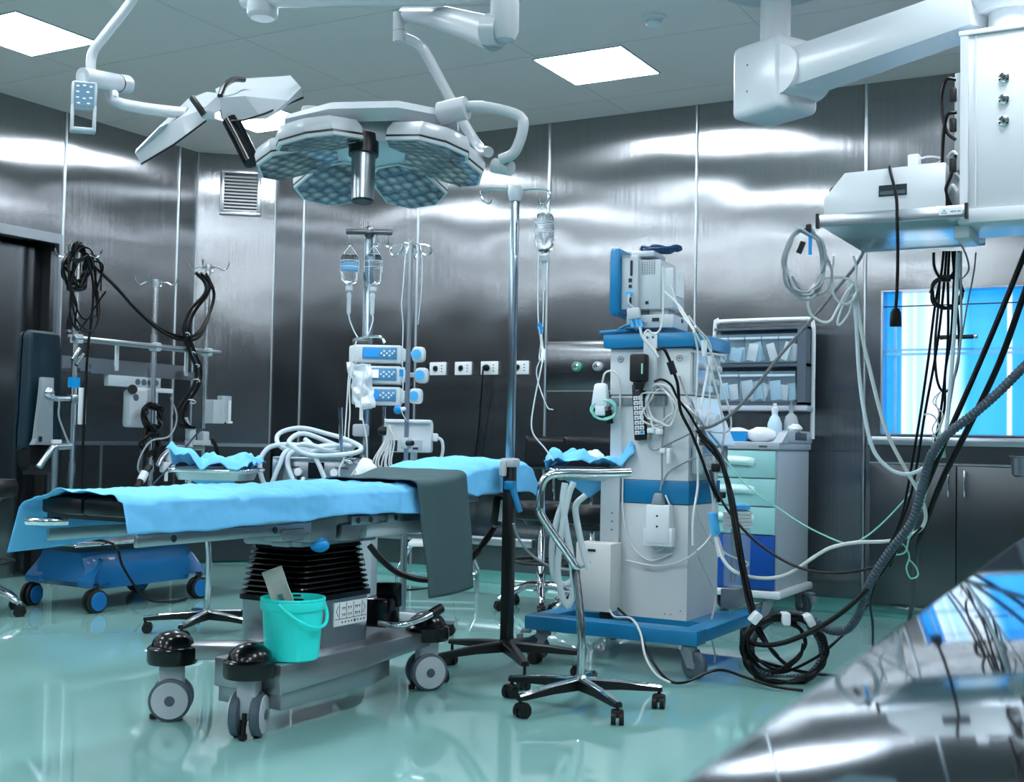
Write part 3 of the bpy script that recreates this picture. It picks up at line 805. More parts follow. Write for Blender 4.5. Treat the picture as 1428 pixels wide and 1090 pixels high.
# ------------------------------------------------------------------ perfusion trolley at the left
PX = -5.85
POLISH = mat('polished_pole_steel', '#dfe4e7', .20, 1)
tr = thing('equipment_trolley', 'steel pole trolley on a blue wheeled base behind the operating table foot', 'trolley', (PX, 5.5, 0))
b = B()
def sec(y, w, z0, z1): return [V((PX-w, y, z0)), V((PX+w, y, z0)), V((PX+w*1.02, y, (z0+z1)/2)), V((PX+w*.8, y, z1)), V((PX-w*.8, y, z1)), V((PX-w*1.02, y, (z0+z1)/2))]
b.rings([sec(5.02, .20, .17, .34), sec(5.08, .255, .13, .345), sec(5.80, .255, .13, .345), sec(5.88, .20, .17, .34)], smooth=False)
b.build('base_housing', TROLLEYBLUE, tr)
for sx, sy in ((1, -1), (1, 1), (-1, -1), (-1, 1)):
    x = PX+sx*.27; y = 5.46+sy*.42
    b = B().prism([V((PX+sx*.12, 5.46+sy*.34, .345)), V((x, 5.46+sy*.36, .30)), V((x+sx*.02, y+sy*.04, .185)), V((x+sx*.02, y+sy*.04, .145)), V((x, 5.46+sy*.30, .16)), V((PX+sx*.12, 5.46+sy*.3, .16))], V((-sx*.13, 0, 0)), bevel=.008)
    lg = b.build('base_leg', TROLLEYBLUE, tr)
    ya = random.uniform(0, 3.14); ax = V((math.cos(ya*.25-.3), math.sin(ya*.25-.3), 0)); q = V((x, y, .068))
    b = B()
    for s in (-1, 1):
        b.m(0).lathe(q+ax*(s*.02), [(.056, -.015), (.068, -.009), (.068, .009), (.056, .015)], ax, 30)
        b.m(1).lathe(q+ax*(s*.036), [(.055, 0), (.053, .004), (.001, .006)], ax*s, 30)
    b.m(0).cyl(q+V((0, 0, .04)), q+V((0, 0, .10)), .02)
    b.build('castor', [RUBBER, CASTBLUE], lg)
b = B().bx(PX-.30, PX+.28, 4.92, 6.42, .385, .41, bevel=.004)
b.build('shelf', STEEL, tr)
B().tube([(PX+.29, 4.92, .40), (PX+.31, 4.98, .40), (PX+.31, 6.45, .40), (PX+.29, 6.5, .40)], .012, 10, 3).build('shelf_rail', CHROME, tr)
def hooks(t, c, up=.0):
    b = B().cyl(c, c+V((0, 0, .045)), .022, n=16); b.build('hook_collar', STEEL, t)
    for a in (.55, 2.1, 3.7, 5.2):
        d = V((math.cos(a), math.sin(a), 0)); q = c+V((0, 0, .025))
        B().tube([q, q+d*.06+V((0, 0, .004)), q+d*.10-V((0, 0, .014)), q+d*.125-V((0, 0, .002)), q+d*.14+V((0, 0, .035))], .0045, 7).build('hook', CHROME, t)
for y, zt_ in ((5.07, 2.10), (5.70, 2.01), (6.17, 2.17)):
    b = B().cyl((PX, y, .41), (PX, y, 1.62), .020, n=18).cyl((PX, y, 1.60), (PX, y, zt_), .0175, n=16).cyl((PX, y, 1.62), (PX, y, 1.68), .025, n=18).cyl((PX, y, .80), (PX, y, .86), .025, n=18)
    b.build('pole', POLISH, tr); hooks(tr, V((PX, y, zt_-.02)))
b = B().cyl((PX+.03, 5.03, 1.60), (PX+.03, 6.27, 1.60), .018, n=16); b.build('cross_bar', STEEL, tr)
for y in (5.07, 5.70, 6.17): B().box((PX+.012, y, 1.60), (.07, .05, .055), bevel=.01).build('clamp', GREYW, tr)
b = B().bx(PX-.20, PX-.03, 5.14, 6.20, 1.415, 1.43).bx(PX-.205, PX-.19, 5.14, 6.20, 1.43, 1.51).bx(PX-.045, PX-.028, 5.22, 6.12, 1.405, 1.46)
b.build('drip_tray', STEEL, tr)
for y in (5.42, 6.02): B().bx(PX-.035, PX-.022, y-.012, y+.012, 1.43, 1.61).build('tray_hanger', GREYW, tr)
b = B().tube([(PX, 5.07, 1.24), (PX-.01, 5.0, 1.24), (PX-.03, 4.90, 1.235)], .016, 10, 0).box((PX, 5.07, 1.24), (.06, .06, .05), bevel=.008); b.build('side_arm', STEEL, tr)
B().bx(PX-.024, PX+.024, 5.045, 5.095, 1.31, 1.37).build('blue_tape', BBLUE, tr)
b = B().tube([(PX, 6.17, .955), (PX+.02, 6.0, .955), (PX+.04, 5.86, .95), (PX+.05, 5.76, .90), (PX+.05, 5.72, .84)], .018, 12); b.build('bent_arm', STEEL, tr)
b = B().box((PX+.05, 5.80, .83), (.05, .10, .07), bevel=.012).box((PX+.05, 5.82, .90), (.04, .05, .08), bevel=.01).cyl((PX+.06, 5.78, .80), (PX+.06, 5.78, .74), .012); b.build('white_clamp', WHITE, tr)
# knobs and clamps of the third pole
b = B().box((PX, 6.17, 1.03), (.06, .06, .07), bevel=.008).box((PX+.02, 6.10, .99), (.05, .20, .035), bevel=.006); b.build('clamp', GREYW, tr)
b = B().box((PX+.03, 6.02, 1.05), (.05, .06, .09), bevel=.012).cyl((PX+.03, 6.0, 1.09), (PX+.03, 5.97, 1.15), .014).cyl((PX+.03, 6.02, 1.0), (PX+.03, 6.02, .96), .018); b.build('valve', GREYW, tr)
# instruments under the tray lip
b = B().bx(PX-.07, PX-.03, 5.36, 5.80, 1.335, 1.405, bevel=.004); b.m(1)
for i in range(4): b.cyl((PX-.031, 5.60+i*.052, 1.37), (PX-.027, 5.60+i*.052, 1.37), .02, n=16)
tag(b.build('power_strip', [GREYW, SLATE]), 'grey multi-socket power strip under the steel drip tray', 'power strip')
b = B().box((PX+.03, 5.11, 1.20), (.012, .055, .22), bevel=.003)
tag(b.build('sign_plate', WHITE), 'blank white upright plate clipped beside the first trolley pole', 'plate')
# pump with cables wound around it
pm = thing('suction_unit', 'small grey unit on the middle trolley pole with black cable wound over it', 'suction unit', (PX+.04, 5.66, 1.1))
B().box((PX-.06, 5.66, 1.20), (.07, .25, .24), bevel=.02).build('body', GREYW, pm)
B().box((PX-.045, 5.74, 1.325), (.03, .34, .03), bevel=.006).build('bracket', WHITE, pm)
B().cyl((PX-.026, 5.585, 1.27), (PX-.022, 5.585, 1.27), .022).build('gauge', SLATE, pm)
B().cyl((PX-.04, 5.57, 1.32), (PX-.01, 5.54, 1.32), .03).build('knob', DARK, pm)
pts = coil((PX+.045, 5.66, 1.15), .075, 5.5, (0, 1, 0), (0, 0, 1), (.018, 0, 0), .3, seed=4)+coil((PX+.05, 5.65, .98), .065, 4.5, (0, 1, 0), (0, 0, 1), (.018, 0, 0), .35, seed=8, sq=1.2)
cable('power_cable', 'black cable bundled over the small grey trolley unit', 'cable', pts, .008, CABK)
cable('power_cable', 'thin grey cable looped below the small grey trolley unit', 'cable', [(PX+.10, 5.76, 1.28), (PX+.12, 5.80, 1.15), (PX+.11, 5.75, 1.03), (PX+.09, 5.62, 1.0), (PX+.09, 5.54, .92), (PX+.09, 5.51, .83), (PX+.09, 5.55, .79), (PX+.09, 5.60, .82), (PX+.09, 5.62, .90)], .006, TUBEG)
b = B().box((PX+.05, 6.22, 1.20), (.08, .11, .16), bevel=.006); b.m(1).box((PX+.07, 6.29, 1.22), (.05, .09, .18), bevel=.004)
b.m(2).box((PX+.10, 6.31, 1.21), (.012, .014, .14)).cyl((PX+.10, 6.29, 1.13), (PX+.10, 6.335, 1.13), .008)
tag(b.build('flowmeter', [GREYW, CLEAR, PAPER]), 'clear flowmeter block on the right pole of the left trolley', 'flowmeter')
# big black coil on the first pole, cable sagging to the third
c = V((PX+.03, 5.03, 2.03))
cable('power_cable', 'thick black cable coil hung on the first trolley pole hooks', 'cable', coil(c, .075, 6.5, (0, 1, 0), (0, 0, 1), (.035, 0, 0), .28, seed=3, sq=1.6), .009, CABK)
cable('power_cable', 'thinner black cable loops hanging lower from the first trolley pole', 'cable', coil(c+V((.03, .05, -.13)), .115, 4, (0, 1, 0), (0, 0, 1), (.03, 0, 0), .22, seed=11, sq=1.9), .006, CABK)
cable('power_cable', 'black cable dropping from the first pole coil straight past the trolley', 'cable', [(PX+.06, 5.08, 2.1), (PX+.06, 5.14, 1.9), (PX+.05, 5.12, 1.5), (PX+.05, 5.11, 1.0), (PX+.06, 5.10, .7), (PX+.10, 5.05, .45), (PX+.36, 5.08, .40), (PX+.37, 5.16, .25), (PX+.36, 5.35, .06), (PX+.33, 5.6, .012), (PX+.3, 5.75, .012)], .008, CABK)
b = B().tube([(PX+.05, 5.0, 1.88), (PX+.05, 4.97, 1.72), (PX+.05, 4.975, 1.69)], .007, 8).cyl((PX+.05, 4.975, 1.70), (PX+.05, 4.978, 1.62), .016).m(1).cyl((PX+.05, 4.978, 1.645), (PX+.05, 4.978, 1.63), .019).cyl((PX+.05, 4.978, 1.62), (PX+.05, 4.978, 1.60), .010)
tag(b.build('cable_plug', [CABK, CHROME]), 'black plug dangling under the first pole cable coil', 'plug')
for k, l in ((0, 'chrome hose connector hanging below the first pole coil, upper of two'), (1, 'chrome hose connector hanging below the first pole coil, lower of two')):
    tag(B().cyl((PX+.05, 5.06+.03*k, 1.54-.03*k), (PX+.06, 5.0+.03*k, 1.47-.03*k), .011).build('hose_connector', CHROME), l, 'connector')
P0 = V((PX+.03, 5.15, 2.06)); P1 = V((PX+.03, 6.08, 2.12))
for k, l in ((0, 'upper black hose sagging between the first and third trolley poles'), (1, 'lower black hose sagging between the first and third trolley poles')):
    o = V((.02*k, 0, -.02*k))
    pts = [P0+V((0, -.06, .05)), P0, V((PX+.03, 5.32, 1.96))+o, V((PX+.03, 5.52, 1.82))+o, V((PX+.03, 5.72, 1.72))+o*1.5, V((PX+.03, 5.92, 1.68))+o, V((PX+.03, 6.06, 1.72))+o, V((PX+.03, 6.16, 1.86)), V((PX+.04, 6.19, 2.0)), V((PX+.02, 6.13, 2.13))]
    cable('gas_hose', l, 'hose', pts, .011, CABK)
for k, l in ((0, 'black hose looping down the third pole to the flowmeter, outer run'), (1, 'black hose looping down the third pole to the flowmeter, inner run')):
    o = .045*k
    pts = [(PX+.03, 6.02+o, 2.12), (PX+.05, 6.09+o, 2.06), (PX+.06, 6.08+o*.5, 1.98), (PX+.06, 5.95+o, 1.86), (PX+.06, 5.90+o, 1.74), (PX+.06, 5.95+o, 1.60), (PX+.06, 6.02+o, 1.48), (PX+.06, 6.0+o, 1.36), (PX+.06, 5.88+o, 1.22), (PX+.06, 5.84+o*1.6, 1.15), (PX+.06, 5.89+o*1.6, 1.10), (PX+.06, 5.98+o, 1.09)]
    cable('gas_hose', l, 'hose', pts, .012, CABK)
for (y, z, w), l in zip(((5.93, 1.70, .035), (5.99, 1.58, .03), (6.03, 1.50, .03), (6.03, 1.40, .04), (5.99, 1.26, .05)), ('topmost', 'second', 'middle', 'fourth', 'lowest')):
    tag(B().torus((PX+.06, y, z), w, .004, (0, .3, 1), sx=.5).build('cable_tie', WHITE), '%s white tie holding the hose pair on the third trolley pole' % l, 'cable tie', 'white ties on the hose pair')
cable('gas_hose', 'black hose hanging from the lower valve of the third pole', 'hose', [(PX+.02, 6.22, 1.02), (PX+.02, 6.28, .95), (PX+.02, 6.30, .80), (PX+.02, 6.29, .55), (PX+.02, 6.27, .42)], .014, CABK)
cable('suction_line', 'thin dark blue line running down left from the third pole valve', 'line', [(PX+.08, 6.12, 1.08), (PX+.10, 6.02, 1.06), (PX+.14, 5.78, .88), (PX+.15, 5.60, .74), (PX+.15, 5.50, .68)], .006, mat('navy_line', '#1b3350', .4))
b = B().tube([(PX+.12, 5.58, .84), (PX+.14, 5.48, .74), (PX+.14, 5.40, .60), (PX+.12, 5.36, .42)], .02, 10).m(1).cyl((PX+.13, 5.53, .80), (PX+.14, 5.49, .75), .026)
tag(b.build('suction_hose', [DARK, WHITE]), 'thick black hose end with white coupling beside the middle trolley pole', 'hose')
# padded support on its own post at the trolley end
pd = thing('padded_support', 'dark teal padded cushion with grey bracket on a chrome post at the left edge', 'padded support', (PX, 4.93, .41))
def cush(u, v, s):
    y = 4.93+(u-.5)*.245*(1+.22*(1-v))*(1-.28*max(0, (v-.93)/.07)**3); z = .93+.71*v
    e = min(u, 1-u, v*3, (1-v)*3); k = min(1, e/.09)
    x = PX-.13+.055*v*-.3+s*(.006+.045*math.sqrt(max(0, 1-(1-k)**2)))
    return V((x+.006*nz(y*14, z*9, 4), y+.02*v*.2, z))
b = B().grid(22, 40, lambda u, v: cush(u, v, 1)).grid(22, 40, lambda u, v: cush(u, v, -1))
b.build('cushion', TEALPAD, pd)
b = B()
def cush2(u, v, s):
    p = cush(u, v, s); z = .79+.17*v; k = math.sin(min(1, v*2.2+.05)*PI/2)
    return V((PX-.12+s*.05*min(1, min(u, 1-u)/.1)*k+.0, 4.925+(u-.5)*.245*(.80+.2*k), z))
b.grid(20, 14, lambda u, v: cush2(u, v, 1)).grid(20, 14, lambda u, v: cush2(u, v, -1)); b.build('lower_pad', PADBLK, pd)
b = B().prism([(PX-.055, 4.86, 1.36), (PX-.055, 4.94, 1.36), (PX-.055, 4.935, .98), (PX-.055, 5.0, .965), (PX-.055, 4.80, .965), (PX-.055, 4.835, 1.0), (PX-.055, 4.85, 1.2)], (.04, 0, 0), bevel=.006)
b.m(1).box((PX-.01, 4.85, 1.0), (.006, .02, .03)); b.m(2).box((PX-.005, 4.96, .985), (.02, .06, .025))
b.build('bracket', [GREY, DARK, WHITE], pd)
B().ball((PX-.01, 4.90, 1.27), .034, (.8, 1, 1)).build('ball_joint', CHROME, pd)
b = B().tube([(PX+.01, 4.83, .84), (PX+.02, 4.91, .945), (PX+.02, 4.95, .955), (PX+.02, 5.04, .96)], .020, 12, 3); b.build('cross_handle', STEEL, pd)
b = B().cyl((PX+.02, 4.93, .415), (PX+.02, 4.93, .95), .022, n=18); b.build('post', STEEL, pd)
cable('power_cable', 'thin black lead from the grey bracket of the teal cushion', 'cable', [(PX+.03, 4.89, 1.26), (PX+.04, 4.93, 1.22), (PX+.03, 4.94, 1.14), (PX+.03, 4.98, 1.05), (PX+.03, 5.03, .96)], .006, TUBEG)
# black stool at the left edge
def wheeled_stool(name, label, c, a0, zs, rs, ring, back=None):
    c = V(c); t = thing(name, label, 'stool', c)
    b = B().lathe(c+V((0, 0, .10)), [(.04, 0), (.045, .02), (.035, .07), (.028, .08), (.028, zs-.32), (.018, zs-.30), (.018, zs-.16)], n=20); b.build('column', CHROME, t)
    for i in range(5):
        a = a0+2*PI*i/5; d = V((math.cos(a), math.sin(a), 0)); q = c+d*.27
        lg = B().tube([c+V((0, 0, .155)), c+d*.10+V((0, 0, .15)), c+d*.22+V((0, 0, .10)), c+d*.27+V((0, 0, .07))], [.026, .024, .020, .016], 10, 5).build('leg', CHROME, t)
        b = B(); ax = V((-d.y, d.x, 0))
        for s in (-1, 1): b.cyl(q+ax*(s*.006)+V((0, 0, .027)), q+ax*(s*.024)+V((0, 0, .027)), .027, n=20)
        b.box(q+V((0, 0, .045)), (.05, .04, .035), bevel=.01); b.build('castor', RUBBER, lg)
    if ring:
        b = B().torus(c+V((0, 0, .30)), .19, .012, n=36)
        for i in range(3):
            a = a0+i*2.1; b.cyl(c+V((0, 0, .30)), c+V((math.cos(a)*.19, math.sin(a)*.19, .30)), .008)
        b.build('foot_ring', DARK, t)
    b = B().lathe(c+V((0, 0, zs-.14)), [(.001, 0), (.10, 0), (.12, .03), (rs*.95, .045), (rs, .07), (rs, .115), (rs*.93, .14), (.001, .143)], n=36); b.build('seat', PADBLK, t)
    if back:
        d = V(back).normalized(); s = V((-d.y, d.x, 0)); q = c+d*.17
        b = B().tube([c+d*.05+V((0, 0, zs-.12)), q+d*.02+V((0, 0, zs-.11)), q+d*.06+V((0, 0, zs)), q+d*.05+V((0, 0, zs+.20))], .012, 8); b.build('back_stem', CHROME, t)
        def bf(u, v, k):
            w = (u-.5)*.36; cur = d*(.05-1.1*w*w)
            e = min(min(u, 1-u)*.36, min(v, 1-v)*.20); kk = math.sqrt(max(0, 1-(1-min(1, e/.03))**2))
            return q+s*w+cur+V((0, 0, zs+.20+v*.21))+d*(k*.03*kk)
        b = B().grid(24, 16, lambda u, v: bf(u, v, 1)).grid(24, 16, lambda u, v: bf(u, v, -1)); b.build('backrest', PADBLK, t)
    return t
q = at(-28, 700, 6.95)
wheeled_stool('wheeled_stool', 'black round stool on chrome castor base cut by the left edge of the photo', (q.x, q.y, 0), .35, .765, .20, True)
# ------------------------------------------------------------------ anaesthesia machine
am = thing('anaesthesia_machine', 'tall white anaesthesia machine with blue top, blue band and blue wheeled base frame', 'anaesthesia machine', (-2.33, 5.6, 0))
BODY = mat('machine_cream_white', '#d3d8da', .38, spec=.45)
X0, X1, Y0, Y1 = -2.53, -2.12, 5.50, 5.92
b = B().bx(-2.80, -1.93, 5.14, 5.26, .150, .218, bevel=.008)
b.build('base_bar', DBLUE, am)
b = B().bx(-2.03, -1.93, 5.262, 6.06, .155, .215, bevel=.008); b.build('base_bar', DBLUE, am)
b = B().bx(-2.80, -2.70, 5.262, 6.06, .155, .215, bevel=.008); b.build('base_bar', DBLUE, am)
B().bx(-2.698, -2.032, 5.5, 5.95, .165, .205).build('base_deck', DBLUE, am)
def fork_castor(t, x, y, a, R=.062, brake=False, top=.15, tyre=None):
    d = V((math.cos(a), math.sin(a), 0)); s = V((-d.y, d.x, 0)); q = V((x, y, R))+d*-.03
    b = B()
    for k in (-1, 1):
        b.prism([q+s*(.026*k)+d*-.018+V((0, 0, -.012)), q+s*(.026*k)+d*.018+V((0, 0, -.012)), V((x, y, top-.02))+s*(.026*k)+d*.03, V((x, y, top-.02))+s*(.026*k)-d*.035], s*(.006*k))
    b.cyl(V((x, y, top-.03)), V((x, y, top-.004)), .036, n=20).cyl(V((x, y, top-.01)), V((x, y, top+.008)), .02)
    if brake: b.box(q+V((0, 0, R+.014))-d*.055, (.05, .05, .014), a, bevel=.005).box(q+V((0, 0, R*.6))-d*.085, (.03, .04, .05), a, bevel=.008)
    f = b.build('castor_fork', GREY, t)
    b = B().lathe(q, [(R*.74, -.02), (R*.9, -.017), (R, -.008), (R, .008), (R*.9, .017), (R*.74, .02)], s, 32)
    for k in (-1, 1): b.m(1).lathe(q+s*(.0195*k), [(R*.75, 0), (R*.70, -.003), (R*.3, -.002), (R*.25, .005), (.001, .006)], s*k, 28)
    b.build('castor_wheel', [SLATE, GREY], f)
fork_castor(am, -1.985, 5.19, math.radians(165), .064)
fork_castor(am, -2.735, 5.22, math.radians(20), .060, True)
fork_castor(am, -2.745, 6.0, math.radians(150), .060)
fork_castor(am, -1.985, 6.0, math.radians(100), .062)
b = B().rings([[V((X0+.06, Y0+.0, .205)), V((X1, Y0+.0, .205)), V((X1, Y1, .205)), V((X0+.06, Y1, .205))], [V((X0+.005, Y0, .752)), V((X1+.003, Y0, .752)), V((X1+.003, Y1, .752)), V((X0+.005, Y1, .752))]], smooth=False)
b.build('lower_cabinet', BODY, am)
b = B().bx(X0-.008, X1+.008, Y0-.008, Y1+.005, .755, .865, bevel=.004); b.build('blue_band', DBLUE, am)
b = B().bx(X0, X1, Y0, Y1, .867, 1.275).bx(X0-.005, X1+.004, Y0-.004, Y1, 1.28, 1.505, bevel=.004)
b.build('upper_cabinet', BODY, am)
b = B().bx(X0-.002, X0+.19, Y0-.008, Y0-.003, 1.225, 1.265, bevel=.002).bx(X0+.24, X0+.30, Y0-.02, Y0-.003, 1.23, 1.27); b.build('rail', GREY, am)
for x, z in ((X0+.05, 1.455), (X1-.05, 1.455)): B().torus((x, Y0-.006, z), .014, .002, (0, 1, 0)).cyl((x, Y0-.0045, z), (x, Y0-.007, z), .006).build('screw_cover', GREY, am)
for x, z in ((X0+.30, .23), (X0+.33, .23), (X1-.03, .25)): B().cyl((x, Y0-.003, z), (x, Y0+.002, z), .004, n=8).build('screw', GREY, am)
# glossy control side
GLP = mat('glossy_panel', '#aebfcb', .08, coat=.6)
b = B().bx(X1+.006, X1+.014, Y0+.03, Y1-.03, 1.30, 1.49, bevel=.003); b.build('flow_panel', GLP, am)
b = B().prism([(X1, Y0+.02, 1.27), (X1, Y1-.02, 1.27), (X1+.09, Y1-.02, 1.05), (X1+.09, Y0+.06, 1.05)], (0, 0, -.012)).bx(X1+.002, X1+.06, Y0+.03, Y1-.03, .90, 1.04, bevel=.006); b.build('control_slope', GLP, am)
for y, z in ((5.60, 1.42), (5.72, 1.42), (5.82, 1.42), (5.60, 1.34), (5.78, 1.35)): B().lathe((X1+.014, y, z), [(.018, 0), (.018, .02), (.014, .03), (.001, .03)], (1, 0, 0), 16).build('knob', GREYW, am)
b = B().lathe((X1+.06, 5.62, 1.0), [(.035, 0), (.04, .01), (.04, .06), (.03, .08), (.001, .08)], (0, 0, -1), 20).cyl((X1+.02, 5.60, .95), (X1+.10, 5.60, .95), .022).build('absorber_valve', CLEAR, am)
b = B().lathe((X1+.05, 5.62, 1.17), [(.03, 0), (.03, .05), (.001, .055)], (1, 0, -.2), 20)
b.build('absorber_valve', CLEAR, am)
b = B().tube([(X1+.01, Y0-.005, 1.49), (X1+.02, Y1, 1.495), (X1+.02, Y1+.02, 1.48)], .008, 8, 0); b.build('white_rail', WHITE, am)
# blue top with cable tray
b = B().bx(X0-.03, X1+.035, Y0-.04, Y1+.06, 1.508, 1.575, bevel=.006); b.build('top_shelf', DBLUE, am)
b = B().tube([(X0-.05, Y0-.03, 1.585), (X0+.05, Y0-.03, 1.59), (X0+.14, Y0+.05, 1.60)], .010, 8).tube([(X0, Y0+.03, 1.59), (X0+.1, Y0-.02, 1.62), (X0+.17, Y0+.06, 1.60)], .008, 8); b.build('lifting_rail', DBLUE, am)
b = B().bx(-2.34, -2.27, Y0-.05, Y0-.041, 1.30, 1.58, bevel=.002); b.m(1).cyl((-2.32, Y0-.0505, 1.555), (-2.32, Y0-.053, 1.555), .006).cyl((-2.29, Y0-.0505, 1.555), (-2.29, Y0-.053, 1.555), .006)
b.build('mounting_plate', [GREYW, SLATE], am)
b = B().bx(X0-.035, X0+.065, Y0-.03, Y0-.009, .52, .90, bevel=.003); b.m(1)
for z in (.62, .66, .70): b.cyl((X0+.03, Y0-.031, z), (X0+.03, Y0-.035, z), .004)
b.build('side_column', [GREYW, SLATE], am)

# the monitor on top
mo = thing('patient_monitor', 'grey patient monitor with blue bezel seen from behind, on the blue machine top', 'monitor', (-2.36, 5.6, 1.577))
ca = .10; Rm = Matrix.Rotation(ca, 3, 'Z'); mc = V((-2.36, 5.62, 0))
def mp(x, y, z): return mc+Rm @ V((x, y, 0))+V((0, 0, z))
b = B().box(mp(.02, .0, 1.637), (.24, .26, .065), Rm, bevel=.006).box(mp(.05, -.02, 1.685), (.10, .12, .04), Rm, bevel=.01)
b.m(1).box(mp(.05, -.132, 1.645), (.035, .004, .016), Rm).box(mp(.141, .02, 1.65), (.003, .03, .018), Rm).m(0).tube([mp(-.05, -.1, 1.60), mp(-.08, -.125, 1.64), mp(-.03, -.135, 1.655), mp(.0, -.13, 1.63)], .01, 8)
b.build('swivel_base', [GREYW, INK], mo)
b = B().box(mp(-.155, .02, 1.835), (.055, .36, .335), Rm, bevel=.02, seg=3); b.build('bezel', DBLUE, mo)
b = B().box(mp(-.1845, .02, 1.835), (.004, .31, .27), Rm); b.build('screen', GLOSSBLACK, mo)
b = B().box(mp(-.085, .0, 1.83), (.085, .27, .265), Rm, bevel=.006).box(mp(.01, .01, 1.82), (.12, .25, .245), Rm, bevel=.01).box(mp(.095, .0, 1.80), (.07, .20, .20), Rm, bevel=.012)
b.build('housing', GREYW, mo)
for p_, s_ in ((mp(-.075, -.1365, 1.90), (.012, .003, .075)), (mp(-.08, -.1365, 1.84), (.018, .003, .018)), (mp(-.08, -.1365, 1.81), (.015, .003, .015)), (mp(-.08, -.1365, 1.735), (.014, .003, .04)), (mp(.0, -.116, 1.73), (.016, .003, .016))):
    B().box(p_, s_, Rm).build('port', INK, mo)
b = B()
for i in range(6):
    for j in range(9): b.box(mp(-.025+i*.012, -.116, 1.935-j*.008), (.007, .002, .003), Rm)
for i in range(5): b.box(mp(-.10, -.155, 1.96+i*.006-.01), (.05, .002, .003), Rm)
b.build('vent_slots', SLATE, mo)
b = B().box(mp(.132, .0, 1.83), (.004, .14, .13), Rm).box(mp(.135, -.01, 1.86), (.002, .03, .035), Rm); b.build('rear_plate', WHITE, mo)
b = B().box(mp(-.03, .0, 1.975), (.12, .20, .03), Rm, bevel=.01); b.build('carry_handle', GREYW, mo)
b = B().cyl(mp(-.075, -.139, 1.775), mp(-.075, -.16, 1.77), .012).cyl(mp(-.09, -.138, 1.775), mp(-.09, -.155, 1.775), .010); b.build('blue_plug', mat('sky_blue_plug', '#4fb4ec', .4), mo)
SKY = MATS['sky_blue_plug']
b = B().tube([mp(-.075, -.16, 1.77), mp(-.08, -.165, 1.73), mp(-.055, -.16, 1.70)], .006, 8).box(mp(-.05, -.165, 1.672), (.065, .025, .055), Matrix.Rotation(-.1, 3, 'Y') @ Rm, bevel=.005)
b.m(1)
for dx in (-.015, .012, .03): b.cyl(mp(-.05+dx, -.165, 1.645), mp(-.04+dx, -.165, 1.605), .009)
tag(b.build('splitter_box', [GREYW, SKY]), 'small grey splitter box with sky blue plugs hanging beside the monitor', 'splitter')
pts = coil(mp(.04, -.02, 2.005), .085, 4.5, Rm @ V((1, 0, 0)), Rm @ V((0, 1, 0)), (0, 0, .012), .22, seed=21, sq=.75)
cable('data_cable', 'dark blue cable coiled on top of the patient monitor', 'cable', pts, .0075, mat('navy_cable', '#103a63', .4))
# hung on the machine
b = B().box((-2.345, Y0-.085, 1.405), (.085, .055, .135), bevel=.012); b.m(1).box((-2.318, Y0-.114, 1.40), (.008, .002, .05)); b.m(0).cyl((-2.345, Y0-.085, 1.335), (-2.345, Y0-.085, 1.30), .03, .02)
tag(b.build('power_adapter', [RUBBER, mat('grey_green_label', '#9fc9bd', .5)]), 'black power adapter hanging on the front of the anaesthesia machine', 'power adapter')
hc = thing('hand_control', 'dark hand control with rows of white keys hanging on the white machine', 'hand control', (-2.365, Y0-.02, 1.1))
RH = Matrix.Rotation(-.07, 3, 'Y'); hb = V((-2.365, Y0-.022, 1.195))
B().box(hb, (.066, .028, .275), RH, bevel=.008).build('body', DARK, hc)
b = B()
for j in range(8):
    for i in range(2): b.box(hb+RH @ V((-.013+i*.026, -.015, .068-j*.024)), (.022, .003, .019), RH)
b.m(1)
for j in range(8):
    for i in range(2): b.box(hb+RH @ V((-.013+i*.026, -.017, .068-j*.024)), (.012, .002, .003), RH).box(hb+RH @ V((-.013+i*.026+.002, -.017, .064-j*.024)), (.003, .002, .008), RH)
b.m(2).cyl(hb+RH @ V((.013, -.0165, -.1)), hb+RH @ V((.013, -.019, -.1)), .008).m(3).cyl(hb+RH @ V((.0, -.0145, .112)), hb+RH @ V((0, -.018, .112)), .011)
b.build('keypad', [PAPER, INK, BBLUE, GREY], hc)
pr = thing('hand_probe', 'white handpiece with mint green lead hooked on the left of the white machine', 'handpiece', (X0, Y0-.04, 1.15))
b = B().box((X0-.035, Y0-.045, 1.275), (.095, .05, .12), bevel=.016, taper=.72).box((X0-.03, Y0-.045, 1.20), (.055, .045, .05), bevel=.008); b.build('body', WHITE, pr)
B().cyl((X0+.0, Y0-.04, 1.20), (X0+.012, Y0-.035, 1.135), .022, .018).build('lens_barrel', RUBBER, pr)
cable('probe_lead', 'mint green lead coiled under the white handpiece', 'cable', coil((X0-.01, Y0-.06, 1.205), .062, 3, (1, 0, 0), (0, 0, 1), (0, .012, 0), .12, seed=5, sq=.8), .0045, CABG)
cable('probe_lead', 'white lead arching from the top of the white handpiece down the machine', 'cable', [(X0-.03, Y0-.045, 1.33), (X0-.01, Y0-.05, 1.385), (X0+.03, Y0-.03, 1.39), (X0+.055, Y0-.02, 1.32), (X0+.06, Y0-.015, 1.1), (X0+.075, Y0-.015, .9), (X0+.08, Y0-.015, .7), (X0+.12, Y0-.015, .56), (X0+.22, Y0-.015, .48), (X0+.34, Y0-.015, .52)], .005, CABW)
cable('sensor_cable', 'beige sensor cable coiled on the front of the white machine', 'cable', coil((-2.25, Y0-.05, 1.22), .078, 5.5, (1, 0, 0), (0, 0, 1), (0, .022, 0), .34, n=7, seed=9, sq=1.3), .0048, CABW)
b = B().box((-2.29, Y0-.055, 1.105), (.04, .022, .025), .1, bevel=.005).box((-2.25, Y0-.055, 1.10), (.035, .024, .028), -.1, bevel=.005)
tag(b.build('cable_connector', WHITE), 'white connector pair at the bottom of the beige cable coil', 'connector')
